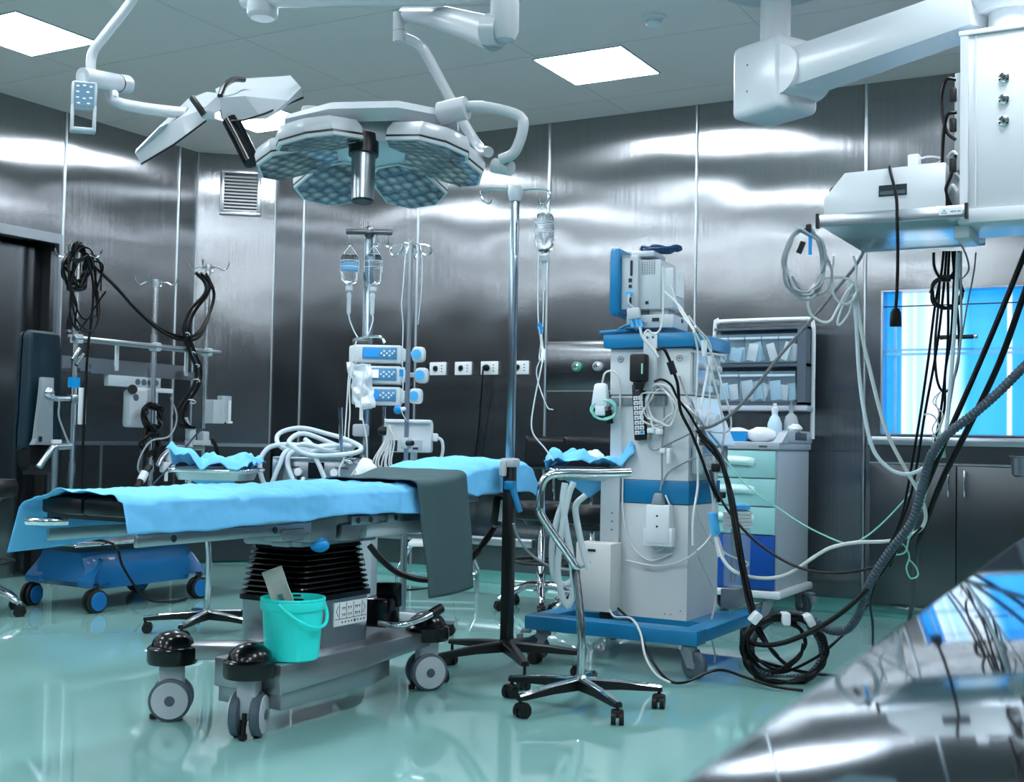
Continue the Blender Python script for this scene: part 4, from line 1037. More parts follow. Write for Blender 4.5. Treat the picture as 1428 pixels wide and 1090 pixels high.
b = B().box((-2.205, Y0-.035, .985), (.022, .03, .075), bevel=.006).box((-2.235, Y0-.035, 1.01), (.03, .03, .025), bevel=.006)
tag(b.build('finger_clip', WHITE), 'white sensor finger clip hanging above the blue band', 'sensor clip')
gx = thing('gas_module', 'white box with grey plug mounted below the blue band', 'module', (-2.25, Y0-.05, .57))
B().box((-2.245, Y0-.045, .66), (.12, .06, .185), bevel=.008).box((-2.245, Y0-.045, .60), (.15, .05, .09), bevel=.006).build('housing', WHITE, gx)
B().box((-2.25, Y0-.05, .78), (.065, .04, .055), bevel=.006, taper=.6).build('plug', GREY, gx)
for z in (.70, .65): B().cyl((-2.245, Y0-.076, z), (-2.245, Y0-.079, z), .005).build('screw', INK, gx)
wb = thing('wall_box', 'plain white upright metal box hung low on the left of the white machine', 'box', (X0-.02, Y0-.11, .25))
B().bx(X0-.10, X0+.085, Y0-.16, Y0-.03, .235, .56, bevel=.005).build('housing', mat('box_white', '#dcdcd8', .4), wb)
B().box((X0-.015, Y0-.1615, .525), (.04, .003, .012)).build('slot', INK, wb)
B().cyl((X0+.04, Y0-.1, .237), (X0+.04, Y0-.1, .20), .035).build('cable_gland', DARK, wb)
# suction canister between machine and cart
sc_ = thing('suction_canister', 'clear suction canister with ribbed white lid between the white machine and the drawer cart', 'canister', (-2.02, 5.97, .3))
JAR = mat('jar_plastic', '#c8dbe4', .06, alpha=.28, spec=.8)
cc = V((-2.07, 6.07, .32))
B().lathe(cc, [(.001, 0), (.062, 0), (.066, .02), (.07, .28), (.066, .30), (.001, .30)], n=30).build('jar', JAR, sc_)
rg = [(.001, .30)]
for i in range(5): rg += [(.074, .30+i*.018), (.074, .308+i*.018), (.067, .312+i*.018)]
B().lathe(cc, rg+[(.055, .39), (.001, .395)], n=30).build('lid', WHITE, sc_)
B().lathe(cc+V((.02, -.01, .395)), [(.05, 0), (.05, .02), (.03, .03), (.001, .03)], n=20).build('cap', SKY, sc_)
B().cyl(cc+V((-.02, 0, .02)), cc+V((-.02, 0, .29)), .012).build('float_tube', GREY, sc_)
B().bx(cc.x-.05, cc.x+.03, cc.y-.10, cc.y+.10, .215, .315, bevel=.006).build('bracket', GREY, sc_)
# ------------------------------------------------------------------ drawer cart
CX0, CX1, CY0, CY1 = -2.70, -2.135, 6.97, 7.62
CARTG = mat('cart_grey', '#b6bfc8', .42)
ct = thing('drawer_cart', 'grey cart with pale aqua drawers and a deep blue bottom drawer', 'cart', (-2.42, 7.3, 0))
B().bx(CX0, CX1, CY0+.012, CY1, .20, 1.02, bevel=.006).build('body', CARTG, ct)
B().bx(CX0-.03, CX1+.03, CY0-.02, CY1+.02, .155, .20, bevel=.015).build('base_plate', WHITE, ct)
b = B().bx(CX0-.012, CX1+.012, CY0-.012, CY1+.01, 1.02, 1.065, bevel=.008)
b.bx(CX1-.03, CX1+.02, CY0+.12, CY1+.01, 1.06, 1.135, bevel=.01).bx(CX0-.02, CX0+.03, CY0+.12, CY1+.01, 1.06, 1.13, bevel=.01).bx(CX0, CX1, CY1-.03, CY1+.01, 1.06, 1.12, bevel=.01)
b.prism([(CX1-.03, CY0-.0, 1.06), (CX1-.03, CY0+.13, 1.06), (CX1-.03, CY0+.13, 1.13)], (.05, 0, 0))
b.build('worktop', CARTG, ct)
b = B().bx(CX1+.0185, CX1+.0225, CY0+.28, CY0+.52, 1.08, 1.125, bevel=.001); b.build('grip_recess', SLATE, ct)
b = B().bx(CX1-.11, CX1-.06, CY0-.014, CY0-.0125, 1.032, 1.044); b.build('name_plate', SLATE, ct)
zs = ((.855, 1.012, AQUA), (.690, .848, AQUA), (.525, .683, AQUA), (.205, .518, DRAWERBLUE))
for i, (z0, z1, m) in enumerate(zs):
    d = B().bx(CX0+.015, CX1-.012, CY0-.012, CY0+.010, z0, z1, bevel=.004).build('drawer', m, ct)
    if i < 3:
        zc = z0+.085
        b = B().grid(14, 8, lambda u, v: V((CX0+.14+u*.29, CY0-.0135-.022*math.sin(v*PI*.8)*min(1, min(u, 1-u)*9+.05), zc+.025-v*.045+.012*(min(u, 1-u)*2)**.4)), thick=.004)
        b.build('handle', mat('pale_handle', '#c6ecec', .35) if 'pale_handle' not in MATS else MATS['pale_handle'], d)
for x, y, a in ((CX1-.03, CY1-.06, 2.6), (CX1-.06, CY0+.05, .4), (CX0+.06, CY0+.05, 2.2), (CX0+.06, CY1-.06, 1.2)): fork_castor(ct, x, y, a, .062, y > 7.3 or x < -2.3, .155)
# tilt-bin rack on the cart
rk = thing('bin_rack', 'rack of clear tilt-out supply bins in a grey tube frame on the drawer cart', 'bin rack', (-2.42, 7.58, 1.12))
RX0, RX1, RY = -2.72, -2.115, 7.52
b = B().tube([(RX0-.03, RY+.06, 1.12), (RX0-.03, RY+.06, 1.80), (RX0+.0, RY+.06, 1.835), (RX0+.05, RY+.06, 1.845), (RX1-.07, RY+.06, 1.845), (RX1-.015, RY+.06, 1.835), (RX1+.012, RY+.06, 1.79), (RX1+.012, RY+.06, 1.4), (RX1+.012, RY+.06, 1.09)], .014, 12, 4)
b.build('tube_frame', WHITE, rk)
b = B().bx(RX0, RX1, RY+.085, RY+.10, 1.30, 1.79).bx(RX1-.055, RX1, RY-.06, RY+.085, 1.30, 1.79).bx(RX0, RX1, RY-.04, RY+.085, 1.775, 1.79).bx(RX0, RX1, RY-.055, RY+.085, 1.54, 1.56).bx(RX0, RX1, RY-.06, RY+.085, 1.295, 1.315)
b.build('rack_body', SLATE, rk)
B().bx(RX0-.04, RX1+.02, RY-.09, RY+.09, 1.262, 1.293, bevel=.005).build('rack_shelf', CARTG, rk)
BINP = mat('clear_bin_plastic', '#b4d4e6', .06, alpha=.15, spec=.8, coat=.4)
def tbin(x0, x1, z0, z1):
    y = RY-.06; b = B(); zt_ = z1-.02
    b.bx(x0, x1, y-.012, y-.008, z0, zt_).bx(x0, x0+.003, y-.008, y+.09, z0, zt_).bx(x1-.003, x1, y-.008, y+.09, z0, zt_).bx(x0, x1, y-.008, y+.09, z0, z0+.003)
    o = b.build('bin', BINP, rk)
    B().bx(x0, x1, y-.022, y-.010, zt_-.035, zt_-.02, bevel=.003).build('bin_lip', mat('bin_lip', '#cfe6f2', .2, alpha=.7) if 'bin_lip' not in MATS else MATS['bin_lip'], o)
top = [RX0+i*(RX1-.06-RX0)/5 for i in range(6)]
for a, c in zip(top, top[1:]): tbin(a+.003, c-.003, 1.565, 1.765)
low = [RX0+i*(RX1-.06-RX0)/3 for i in range(4)]
for a, c in zip(low, low[1:]): tbin(a+.003, c-.003, 1.318, 1.53)
rnd = random.Random(5)
kinds = [('white paper packet', PAPER), ('pale blue packet', mat('packet_blue', '#a9d3e6', .4)), ('clear wrapped packet', mat('packet_clear', '#cfdde4', .25, alpha=.8))]
def packets(x0, x1, z0, n, where, hmax):
    for i in range(n):
        w = rnd.uniform(.045, .085)*(1 if x1-x0 < .15 else 1.15); h = rnd.uniform(.55, .85)*hmax; x = x0+.02+(x1-x0-.04)*(i+.5)/n
        kn, km = kinds[rnd.randrange(3)]
        R = Matrix.Rotation(rnd.uniform(-.5, .5)*(.5 if n > 3 else .8), 3, 'Y') @ Matrix.Rotation(rnd.uniform(-.3, .3), 3, 'Z')
        b = B().box((x, RY-.03+.018*(i % 3), z0+.01+h/2), (w, .012, h), R, bevel=.004)
        tag(b.build('supply_packet', km), where, 'packet', 'supply packets in the '+where.split(' in the ')[1])
names = ['far left', 'second', 'middle', 'fourth', 'right end']
for i in range(5): packets(top[i], top[i+1], 1.568, (1, 2, 2, 1, 2)[i], 'thin wrapped supply packet in the %s upper bin of the rack' % names[i], .15)
for i in range(3): packets(low[i], low[i+1], 1.321, (2, 3, 3)[i], 'wrapped supply packet in the %s lower bin of the rack' % ('left', 'middle', 'right')[i], .17)
# on the worktop
tz = 1.066
o = thing('supply_tray', 'bright blue shallow plastic tray on the grey cart top', 'tray', (-2.50, 7.12, tz))
b = B().bx(-2.66, -2.36, 7.05, 7.25, tz, tz+.004).bx(-2.66, -2.36, 7.05, 7.055, tz+.004, tz+.06).bx(-2.66, -2.36, 7.245, 7.25, tz+.004, tz+.06).bx(-2.66, -2.655, 7.055, 7.245, tz+.004, tz+.06).bx(-2.365, -2.36, 7.055, 7.245, tz+.004, tz+.06).bx(-2.50, -2.495, 7.055, 7.245, tz+.004, tz+.055)
b.build('tray_body', BBLUE, o)
def lump(c, r, sc, seed, amp=.3):
    b = B().ball(c, r, sc, 22)
    for v in b.bm.verts:
        d = v.co-V(c); k = 1+amp*nz(d.x/r*1.8+seed, d.y/r*1.8, d.z/r*1.8); v.co = V(c)+d*k
    return b
tag(lump((-2.44, 7.14, tz+.055), .06, (1.2, .8, .5), 3).build('gauze_roll', BAGP), 'white gauze roll lying in the blue tray', 'gauze')
tag(lump((-2.29, 7.13, tz+.04), .075, (1.25, .8, .62), 8, .25).build('wipes_pack', BAGP), 'soft white pack of wipes beside the blue tray on the cart', 'pack')
tag(lump((-2.135, 7.32, tz+.085), .045, (.9, 1.2, .6), 12).build('tissue', PAPER), 'crumpled white tissue on the cart edge grip', 'tissue')
sb = thing('spray_bottle', 'white dispenser bottle with pale blue content on the cart', 'bottle', (-2.27, 7.34, tz))
B().lathe((-2.27, 7.34, tz), [(.001, 0), (.04, 0), (.044, .01), (.044, .11), (.03, .15), (.018, .165), (.018, .18), (.001, .18)], n=26).build('body', mat('bottle_pale_blue', '#c3e2ef', .3), sb)
B().lathe((-2.27, 7.34, tz+.18), [(.02, 0), (.02, .03), (.012, .035), (.011, .06), (.001, .06)], n=18).build('cap', WHITE, sb)
gb = thing('glass_bottle', 'clear glass bottle with cap behind the pack on the cart', 'bottle', (-2.185, 7.40, tz))
B().lathe((-2.185, 7.40, tz), [(.001, 0), (.042, 0), (.045, .01), (.045, .12), (.035, .16), (.014, .18), (.014, .205), (.001, .206)], n=26).build('body', CLEAR, gb)
B().lathe((-2.185, 7.40, tz+.205), [(.018, 0), (.018, .022), (.005, .026), (.005, .05), (.001, .05)], n=16).build('cap', GREY, gb)
# ------------------------------------------------------------------ ceiling pendant
pn = thing('ceiling_pendant', 'white jointed ceiling pendant with supply column and steel shelf at the upper right', 'pendant', (-1.82, 5.75, 2.6))
PW = mat('pendant_white', '#cdd3d7', .32, coat=.1)
B().lathe((-1.83, 5.86, ZC-.0015), [(.001, 0), (.30, 0), (.30, .035), (.27, .05), (.001, .05)], (0, 0, -1), 40).build('ceiling_plate', PW, pn)
B().cyl((-1.83, 5.86, ZC-.05), (-1.83, 5.86, 2.95), .075, n=32).build('drop_column', PW, pn)
a0 = math.atan2(5.22-5.80, -.70+1.80)
R = Matrix.Rotation(a0, 3, 'Z'); bc_ = V((-1.80, 5.76, 2.82))
b = B().box(bc_, (.33, .27, .36), R, bevel=.035, seg=4); b.build('pivot_housing', PW, pn)
for z in (-.06, .07): B().cyl(bc_+R @ V((-.05, -.135, z)), bc_+R @ V((-.05, -.137, z)), .005, n=10).build('screw', SLATE, pn)
d = R @ V((1, 0, 0)); s = R @ V((0, 1, 0))
b = B(); st = bc_+d*.13
b.rings([[st+s*y+Z3*z for y, z in ((-.10, -.09), (.10, -.09), (.12, .0), (.10, .10), (-.10, .10), (-.12, 0))], [st+d*1.05+s*y+Z3*z for y, z in ((-.085, -.06), (.085, -.06), (.10, .02), (.085, .10), (-.085, .10), (-.10, .02))]], smooth=False)
b.build('extension_arm', PW, pn)
b = B().cyl(st+d*.02+s*-.125+Z3*.0, st+d*.02+s*.125, .115, n=40); b.build('arm_pivot_disc', PW, pn)
e = V((-.66, 5.22, 0))
b = B().lathe((e.x, e.y, 2.81), [(.001, 0), (.12, 0), (.16, .05), (.16, .16), (.12, .20), (.001, .2)], n=36); b.build('arm_end_housing', PW, pn)
B().cyl((e.x, e.y, 2.69), (e.x, e.y, 2.82), .082, n=32).build('column_neck', PW, pn)
KX0, KX1, KY0, KY1 = -.815, -.30, 5.02, 5.40
b = B().bx(KX0, KX1, KY0, KY1, 1.985, 2.675, bevel=.006); b.build('supply_column', PW, pn)
B().bx(KX0-.008, KX1, KY0-.01, KY1, 2.675, 2.695, bevel=.003).build('end_cap', PW, pn); B().bx(KX0-.008, KX1, KY0-.012, KY1, 1.93, 1.985, bevel=.003).build('end_cap', PW, pn)
b = B().bx(KX0-.0, KX0+.03, KY0-.014, KY0-.001, 1.99, 2.67).bx(KX0+.055, KX0+.06, KY0-.006, KY0-.001, 1.99, 2.67); b.build('corner_profile', mat('alu_profile', '#c9d0d4', .35, .7), pn)
b = B().bx(KX0-.05, KX0-.012, KY0+.16, KY0+.30, 2.18, 2.58, bevel=.004); b.build('socket_strip', PW, pn)
b = B()
for i, z in enumerate((2.545, 2.46, 2.375)):
    b = B().m(0).lathe((-.655, KY0-.001, z-.055), [(.02, 0), (.02, .008), (.013, .012), (.013, .006), (.001, .006)], (0, -1, 0), 24); b.m(1).cyl((-.655, KY0-.007, z-.055), (-.655, KY0-.014, z-.055), .006, n=12)
    b.build('equipotential_port', [CHROME, INK], pn)
b = B().bx(-1.35, KX0-.0, 4.95, 5.66, 1.945, 1.985, bevel=.003); b.build('shelf', mat('shelf_underside_steel', '#c4d2d8', .18, .45, bump=.03, bscale=20), pn)
B().bx(-1.355, KX0+.03, 4.935, 4.95, 1.942, 1.99, bevel=.002).build('shelf_rail', STEEL, pn); B().bx(-1.355, KX0, 5.66, 5.675, 1.942, 1.99, bevel=.002).build('shelf_rail', STEEL, pn)
B().bx(-1.363, -1.352, 4.93, 4.955, 1.935, 1.995).build('rail_end', DARK, pn); B().bx(KX0+.03, KX0+.042, 4.93, 4.955, 1.935, 1.995).build('rail_end', DARK, pn)
b = B().bx(KX0-.065, KX0+.022, 4.932, 4.934, 1.953, 1.982); b.m(1).prism([(KX0-.056, 4.9315, 1.958), (KX0-.034, 4.9315, 1.958), (KX0-.045, 4.9315, 1.976)], (0, -.0006, 0)); b.m(0).prism([(KX0-.051, 4.9307, 1.9605), (KX0-.039, 4.9307, 1.9605), (KX0-.045, 4.9307, 1.971)], (0, -.0005, 0)); b.m(1)
for i, (x, w) in enumerate(((-.022, .012), (-.008, .008), (.004, .012))): b.bx(KX0+x, KX0+x+w, 4.9312, 4.932, 1.963, 1.968)
b.bx(KX0-.046, KX0-.044, 4.9298, 4.9302, 1.963, 1.968)
b.build('rating_label', [PAPER, mat('label_blue_print', '#6f93ab', .5)], pn)
b = B().bx(KX0-.03, KX0+.03, 5.05, 5.30, 1.88, 1.93, bevel=.006); b.build('column_foot', PW, pn)
# the white device on the shelf
dv_ = thing('electrosurgical_unit', 'white slope-fronted device with black side handle on the pendant shelf', 'device', (-1.1, 5.2, 1.99))
DX0, DX1, DY0_, DY1_ = -1.345, -.865, 4.985, 5.45
z0, z1 = 1.991, 2.165
ol = [(DX0, z0), (DX1, z0), (DX1, z1+.008), (DX0+.085, z1), (DX0, z0+.075)]
B().prism([(x, DY0_, z) for x, z in ol], (0, DY1_-DY0_, 0), bevel=.003).build('housing', PW, dv_)
b = B().bx(-1.122, -1.012, DY0_-.003, DY0_+.001, 2.055, 2.10).m(1).bx(-1.116, -1.018, DY0_-.004, DY0_-.0025, 2.062, 2.076); b.build('side_handle', [INK, SLATE], dv_)
b = B().ball((DX0+.02, DY0_+.1, z0+.12), .03, (.8, 1, .8)); b.build('front_knob', RUBBER, dv_)
B().prism([(DX0+.002, DY0_+.03, z0+.082), (DX0+.08, DY0_+.03, z1-.006), (DX0+.08, DY1_-.03, z1-.006), (DX0+.002, DY1_-.03, z0+.082)], (-.003, 0, .003)).build('front_panel', SLATE, dv_)
b = B().bx(-1.03, -.985, 5.08, 5.13, z1+.005, z1+.075, bevel=.006).bx(-.985, -.95, 5.08, 5.12, z1+.006, z1+.02, bevel=.004).tube([(-.99, 5.1, z1+.055), (-.95, 5.1, z1+.062), (-.90, 5.1, z1+.05), (-.92, 5.11, z1+.035), (-.985, 5.1, z1+.03)], .004, 7)
tag(b.build('small_dispenser', WHITE), 'small white clip box with wire loop on top of the slope-fronted device', 'clip box')
# cables in the column recess
for i, (l, pts) in enumerate((
    ('black cable looping out of the pendant column recess, upper', [(KX0-.015, 5.0, 2.50), (KX0-.05, 4.99, 2.50), (KX0-.07, 5.0, 2.42), (KX0-.05, 5.0, 2.30), (KX0-.015, 5.0, 2.26)]),
    ('black cable looping out of the pendant column recess, middle', [(KX0-.012, 5.0, 2.37), (KX0-.05, 4.99, 2.35), (KX0-.065, 5.0, 2.2), (KX0-.06, 5.0, 2.05), (KX0-.04, 5.0, 1.995)]),
    ('black cable looping out of the pendant column recess, lower', [(KX0-.015, 5.0, 2.20), (KX0-.03, 4.99, 2.12), (KX0-.05, 4.99, 2.06), (KX0-.03, 5.0, 1.996)]))):
    cable('power_cable', l, 'cable', pts, .007, CABK)
for z, l in ((2.44, 'upper'), (2.32, 'middle'), (2.16, 'lower')):
    tag(B().box((KX0-.025, 5.0, z), (.025, .03, .055), bevel=.006).build('plug', RUBBER), '%s black plug in the side strip of the pendant column' % l, 'plug', 'black plugs of the pendant column')
cable('data_cable', 'white cable from the pendant column to the slope-fronted device', 'cable', [(KX0-.01, 5.0, 2.20), (-.84, 5.0, 2.215), (-.865, 5.03, 2.20)], .006, CABW)
cable('data_cable', 'white cable low between pendant column and device', 'cable', [(KX0-.01, 5.0, 2.06), (-.84, 4.99, 2.08), (-.865, 5.03, 2.06)], .006, CABW)
# black lead over the device ending in a coupler
D = 4.83
b = B().tube([(-1.06, 5.2, z1+.012), (-1.08, 5.02, z1+.012), (-1.075, 4.975, z1-.01), at(1250, 275, 4.86), at(1251, 305, D), at(1252, 345, D), at(1251, 400, D), at(1249, 432, D)], .0065, 8)
b.m(0).rings([rrect(0, 0, w, .03, 0, .006, 3) for w in (.02, .038, .042, .042)], smooth=False)
vs = [v for v in b.bm.verts][-4*16:]
base = at(1249, 430, D); zz = (0, -.018, -.055, -.072)
for k in range(4):
    for v in vs[k*16:(k+1)*16]: v.co = base+RIGHT*v.co.x+FWD*v.co.y+V((0, 0, zz[k]))
tag(b.build('power_lead', [CABK]), 'black power lead hanging over the device with a square coupler at its end', 'power lead')
# ------------------------------------------------------------------ surgical lamps
def hexpts(r, n=6, a0=0, sx=1, sy=1): return [(r*math.cos(a0+2*PI*i/n)*sx, r*math.sin(a0+2*PI*i/n)*sy) for i in range(n)]
def lens_mat():
    m = bpy.data.materials.new('led_lens_field'); m.use_nodes = True; nt = m.node_tree; L = nt.links
    b = nt.nodes['Principled BSDF']; b.inputs['Metallic'].default_value = .2; b.inputs['Roughness'].default_value = .25; b.inputs['Coat Weight'].default_value = .4
    tc = nt.nodes.new('ShaderNodeTexCoord'); v = nt.nodes.new('ShaderNodeTexVoronoi'); v.inputs['Scale'].default_value = 26; v.inputs['Randomness'].default_value = .25
    L.new(tc.outputs['Object'], v.inputs['Vector'])
    r = nt.nodes.new('ShaderNodeValToRGB'); r.color_ramp.elements[0].color = (.40, .38, .36, 1); r.color_ramp.elements[1].color = (.03, .04, .05, 1)
    r.color_ramp.elements[0].position = .15; r.color_ramp.elements[1].position = .62
    L.new(v.outputs['Distance'], r.inputs['Fac']); L.new(r.outputs['Color'], b.inputs['Base Color'])
    bp = nt.nodes.new('ShaderNodeBump'); bp.inputs['Distance'].default_value = .03; bp.inputs['Strength'].default_value = .8; bp.invert = True
    L.new(v.outputs['Distance'], bp.inputs['Height']); L.new(bp.outputs['Normal'], b.inputs['Normal'])
    return m
LENSF = lens_mat()
def pod(parent, c, ex, ey, ez, r, tilt_fn=None):
    # a flat six-sided lamp pod: white shell on top, lens field facing -ez
    P = lambda x, y, z: c+ex*x+ey*y+ez*z
    h0 = [(.58*r, .92*r), (1.0*r, .42*r), (1.0*r, -.42*r), (.58*r, -.92*r), (-.62*r, -.80*r), (-1.05*r, -.3*r), (-1.05*r, .3*r), (-.62*r, .80*r)]
    ring = lambda k, z: [P(x*k, y*k, z) for x, y in h0]
    o = B().rings([ring(.60, .040), ring(.90, .034), ring(1.0, .012), ring(1.0, -.006)], smooth=False).build('lamp_pod', LAMPW, parent)
    b = B().rings([ring(1.0, -.0065), ring(1.005, -.008), ring(1.005, -.012), ring(.93, -.013)], smooth=False); b.build('seal', DARK, o)
    B().rings([ring(1.0, -.0125), ring(1.0, -.022), ring(.94, -.024)], smooth=False).build('rim', GREYW, o)
    B().rings([ring(.94, -.0243), ring(.93, -.026)], smooth=False).build('lens', LENSF, o)
    return o

def lamp_head(name, label, c, ex, ey, ez, rad, pr, angs, tilt):
    t = thing(name, label, 'surgical lamp', c)
    for a in angs:
        a = math.radians(a); d = ex*math.cos(a)+ey*math.sin(a); s = ez.cross(d)
        # pods lean inwards towards the light field
        d2 = (d*math.cos(tilt)+ez*-math.sin(tilt)).normalized(); e2 = d2.cross(s).normalized()
        if e2.dot(ez) < 0: e2 = -e2
        pod(t, c+d*rad-ez*(math.sin(tilt)*rad*.6), d2, s, e2, pr)
    return t
Z3 = V((0, 0, 1))
# --- the nearer lamp with the pod star, light field pointing down
c = at(518, 207, 3.75)
tx = V((math.cos(.5), math.sin(.5), 0)); ty = V((-math.sin(.5), math.cos(.5), 0))
ez = (Z3+tx*-.02+ty*.13).normalized(); ex = (tx-ez*tx.dot(ez)).normalized(); ey = ez.cross(ex)
L2 = lamp_head('surgical_lamp', 'white multi-pod surgical lamp at the centre with steel handle, lenses facing down', c, ex, ey, ez, .225, .122, (-175, 128, 66, 8, -36, -124), .25)
P = lambda x, y, z: c+ex*x+ey*y+ez*z
b = B().rings([[P(x*k, y*k, z) for x, y in hexpts(.15, 6, .3)] for k, z in ((.55, .06), (.9, .05), (1, .015), (.95, -.02))], smooth=False)
b.build('hub', LAMPW, L2)
# arched white bridge over the front of the star
b = B().rings([[P(-.24, -.15, .035), P(-.24, -.12, .06), P(-.26, .0, .05), P(-.26, -.05, .02)], [P(-.1, -.20, .045), P(-.1, -.17, .078), P(-.1, -.08, .07), P(-.1, -.16, .02)], [P(.1, -.21, .045), P(.1, -.18, .078), P(.1, -.08, .07), P(.1, -.17, .02)], [P(.27, -.15, .035), P(.27, -.12, .066), P(.27, -.03, .05), P(.27, -.1, .01)]], smooth=False)
b.build('bridge', LAMPW, L2)
b = B().cyl(P(-.01, -.10, -.0), P(-.01, -.10, -.06), .045).m(1).cyl(P(-.01, -.10, -.055), P(-.01, -.10, -.20), .036, .034, n=28)
b.m(2).cyl(P(-.01, -.10, -.20), P(-.01, -.10, -.204), .026, n=24).m(0).torus(P(-.01, -.10, -.2), .03, .004, ez)
b.build('sterile_handle', [DARK, STEEL, GLOSSBLACK], L2)
b = B().box(P(-.13, -.20, -.04), (.14, .12, .02), Matrix((ex, ey, ez)).transposed() @ Matrix.Rotation(.18, 3, 'X'), bevel=.006)
b.m(1).box(P(-.13, -.20, -.052), (.115, .095, .006), Matrix((ex, ey, ez)).transposed() @ Matrix.Rotation(.18, 3, 'X'))
b.build('camera_window', [LAMPW, mat('camera_glass', '#0c2430', .06, coat=.5)], L2)
b = B().tube([P(.28, -.17, .06), P(.35, -.19, .055), P(.45, -.21, .02), P(.465, -.21, -.02), P(.44, -.19, -.085), P(.40, -.17, -.10)], .0155, 12, 5)
b.build('handle_bar', LAMPW, L2)
B().cyl(P(.22, -.15, .05), P(.30, -.18, .055), .034).build('handle_joint', LAMPW, L2)
B().cyl(P(.38, -.12, -.10), P(.43, -.15, -.12), .022).build('handle_joint', LAMPW, L2)
b = B().tube([P(-.04, .06, .07), P(.0, .03, .10), P(.05, .03, .09), P(.07, .05, .06)], .007, 8); b.build('hub_cable', DARK, L2)
b = B().box(P(-.17, -.115, .06), (.05, .05, .05), Matrix((ex, ey, ez)).transposed(), bevel=.01); b.build('latch', LAMPW, L2)

# spring arm of that lamp
a2 = thing('lamp_arm', 'white jointed ceiling arm carrying the central surgical lamp', 'lamp arm', at(560, 20, 3.95))
S0 = P(.36, -.02, -.02)
b = B().tube([S0, at(668, 205, 3.9), at(640, 160, 3.92), at(597, 80, 3.95), at(586, 65, 3.95), at(572, 56, 3.95), at(560, 52, 3.95)], .0165, 14, 8)
b.build('fork_tube', LAMPW, a2)
b = B().cyl(at(558, 58, 3.95), at(558, 18, 3.95), .023, n=24); b.m(1).cyl(at(558, 44, 3.95), at(558, 43, 3.95), .0235, n=24)
b.build('yoke', [LAMPW, GREY], a2)
q = [at(562, 20, 3.95), at(605, 22, 3.85), at(650, 35, 3.7), at(690, 48, 3.55)]
rr = [(.020, .024), (.024, .036), (.034, .042), (.048, .050)]
secs = []
for i, (pt_, (hw, hh)) in enumerate(zip(q, rr)):
    d = (q[min(i+1, 3)]-q[max(i-1, 0)]).normalized(); s = d.cross(Z3).normalized(); u = s.cross(d)
    secs.append([pt_+s*(hw*math.cos(2*PI*k/16))+u*(hh*math.sin(2*PI*k/16)) for k in range(16)])
B().rings(secs).build('spring_arm', LAMPW, a2)
j = at(690, 30, 3.55)
b = B().lathe(at(703, 58, 3.52), [(.001, 0), (.03, .004), (.042, .03), (.042, .12), (.046, .12), (.046, .28)], Z3, 24); b.build('knuckle', LAMPW, a2)
b = B().lathe(at(678, 42, 3.55), [(.001, -.004), (.045, 0), (.045, .05)], (at(703, 42, 3.52)-at(678, 42, 3.55)).normalized(), 24); b.build('knuckle_cap', LAMPW, a2)
b = B().cyl(at(340, 1, 4.2), at(712, -4, 3.62), .024, n=18); b.build('cross_arm', LAMPW, a2)
b = B().lathe(at(366, 27, 4.15), [(.001, 0), (.04, .002), (.05, .012), (.052, .018), (.052, .3)], Z3, 28); b.build('pivot_post', LAMPW, a2)

# --- the further lamp, tilted so that its shell faces us
c = at(318, 158, 4.35)
ez = (V((-.25, -.45, 1))).normalized(); ez = (RIGHT*-.42+UP*.84-FWD*.30).normalized()
ex = (RIGHT-ez*RIGHT.dot(ez)).normalized(); ey = ez.cross(ex)
P1 = lambda x, y, z: c+ex*x+ey*y+ez*z
L1 = thing('surgical_lamp', 'white folded surgical lamp at the upper left with black handle', 'surgical lamp', c)
def wing(pts_top, pts_bot, name):
    o = B().rings([pts_top, pts_bot], smooth=False).build(name, LAMPW, L1); return o
A = lambda px, py, d: at(px, py, d)
# left wing: long shell running down to the lower left
top = [A(228, 174, 4.30), A(270, 136, 4.30), A(300, 128, 4.30), A(318, 150, 4.50), A(262, 190, 4.58), A(224, 200, 4.55)]
mid = [A(196, 196, 4.18), A(240, 158, 4.16), A(286, 136, 4.16), A(322, 158, 4.62), A(258, 206, 4.72), A(205, 214, 4.60)]
bot = [A(188, 213, 4.14), A(236, 190, 4.10), A(286, 162, 4.10), A(326, 170, 4.62), A(262, 214, 4.74), A(200, 229, 4.62)]
wl = [A(188, 213, 4.20), A(231, 172, 4.2)]
def shell(lo, hi, nm):
    o = B().rings([lo, hi], smooth=False).build(nm, LAMPW, L1); return o
b = B()
# section polygons along the wing (lower-left tip -> hub): [back top, front top, front bottom, back bottom]
def sect(bt, ft, fb, bb): return [A(*bt), A(*ft), A(*fb), A(*bb)]
b.rings([sect((190, 208, 4.42), (188, 213, 4.20), (197, 228, 4.20), (200, 225, 4.42)),
         sect((222, 176, 4.50), (233, 172, 4.14), (242, 201, 4.12), (235, 200, 4.5)),
         sect((262, 138, 4.55), (283, 152, 4.12), (290, 166, 4.12), (285, 165, 4.5)),
         sect((288, 128, 4.55), (307, 130, 4.14), (312, 150, 4.14), (310, 150, 4.5))], smooth=False)
w1 = b.build('lamp_wing', LAMPW, L1)
b = B().prism([A(222, 178, 4.13), A(233, 172.5, 4.13), A(197, 210, 4.19), A(189, 212, 4.19)], FWD*.02); b.build('bright_cover', LAMPW, w1)
b = B().tube([A(197, 228.6, 4.195), A(242, 201.8, 4.115), A(288, 168, 4.115)], .0035, 6, 0); b.build('seal', DARK, w1)
b = B()
b.rings([sect((300, 124, 4.55), (306, 136, 4.10), (311, 168, 4.10), (308, 165, 4.5)),
         sect((330, 110, 4.60), (342, 134, 4.04), (366, 166, 4.04), (345, 165, 4.5)),
         sect((395, 106, 4.60), (402, 140, 4.06), (372, 166, 4.05), (372, 160, 4.5)),
         sect((405, 105, 4.55), (420, 122, 4.12), (422, 135, 4.12), (412, 128, 4.5))], smooth=False)
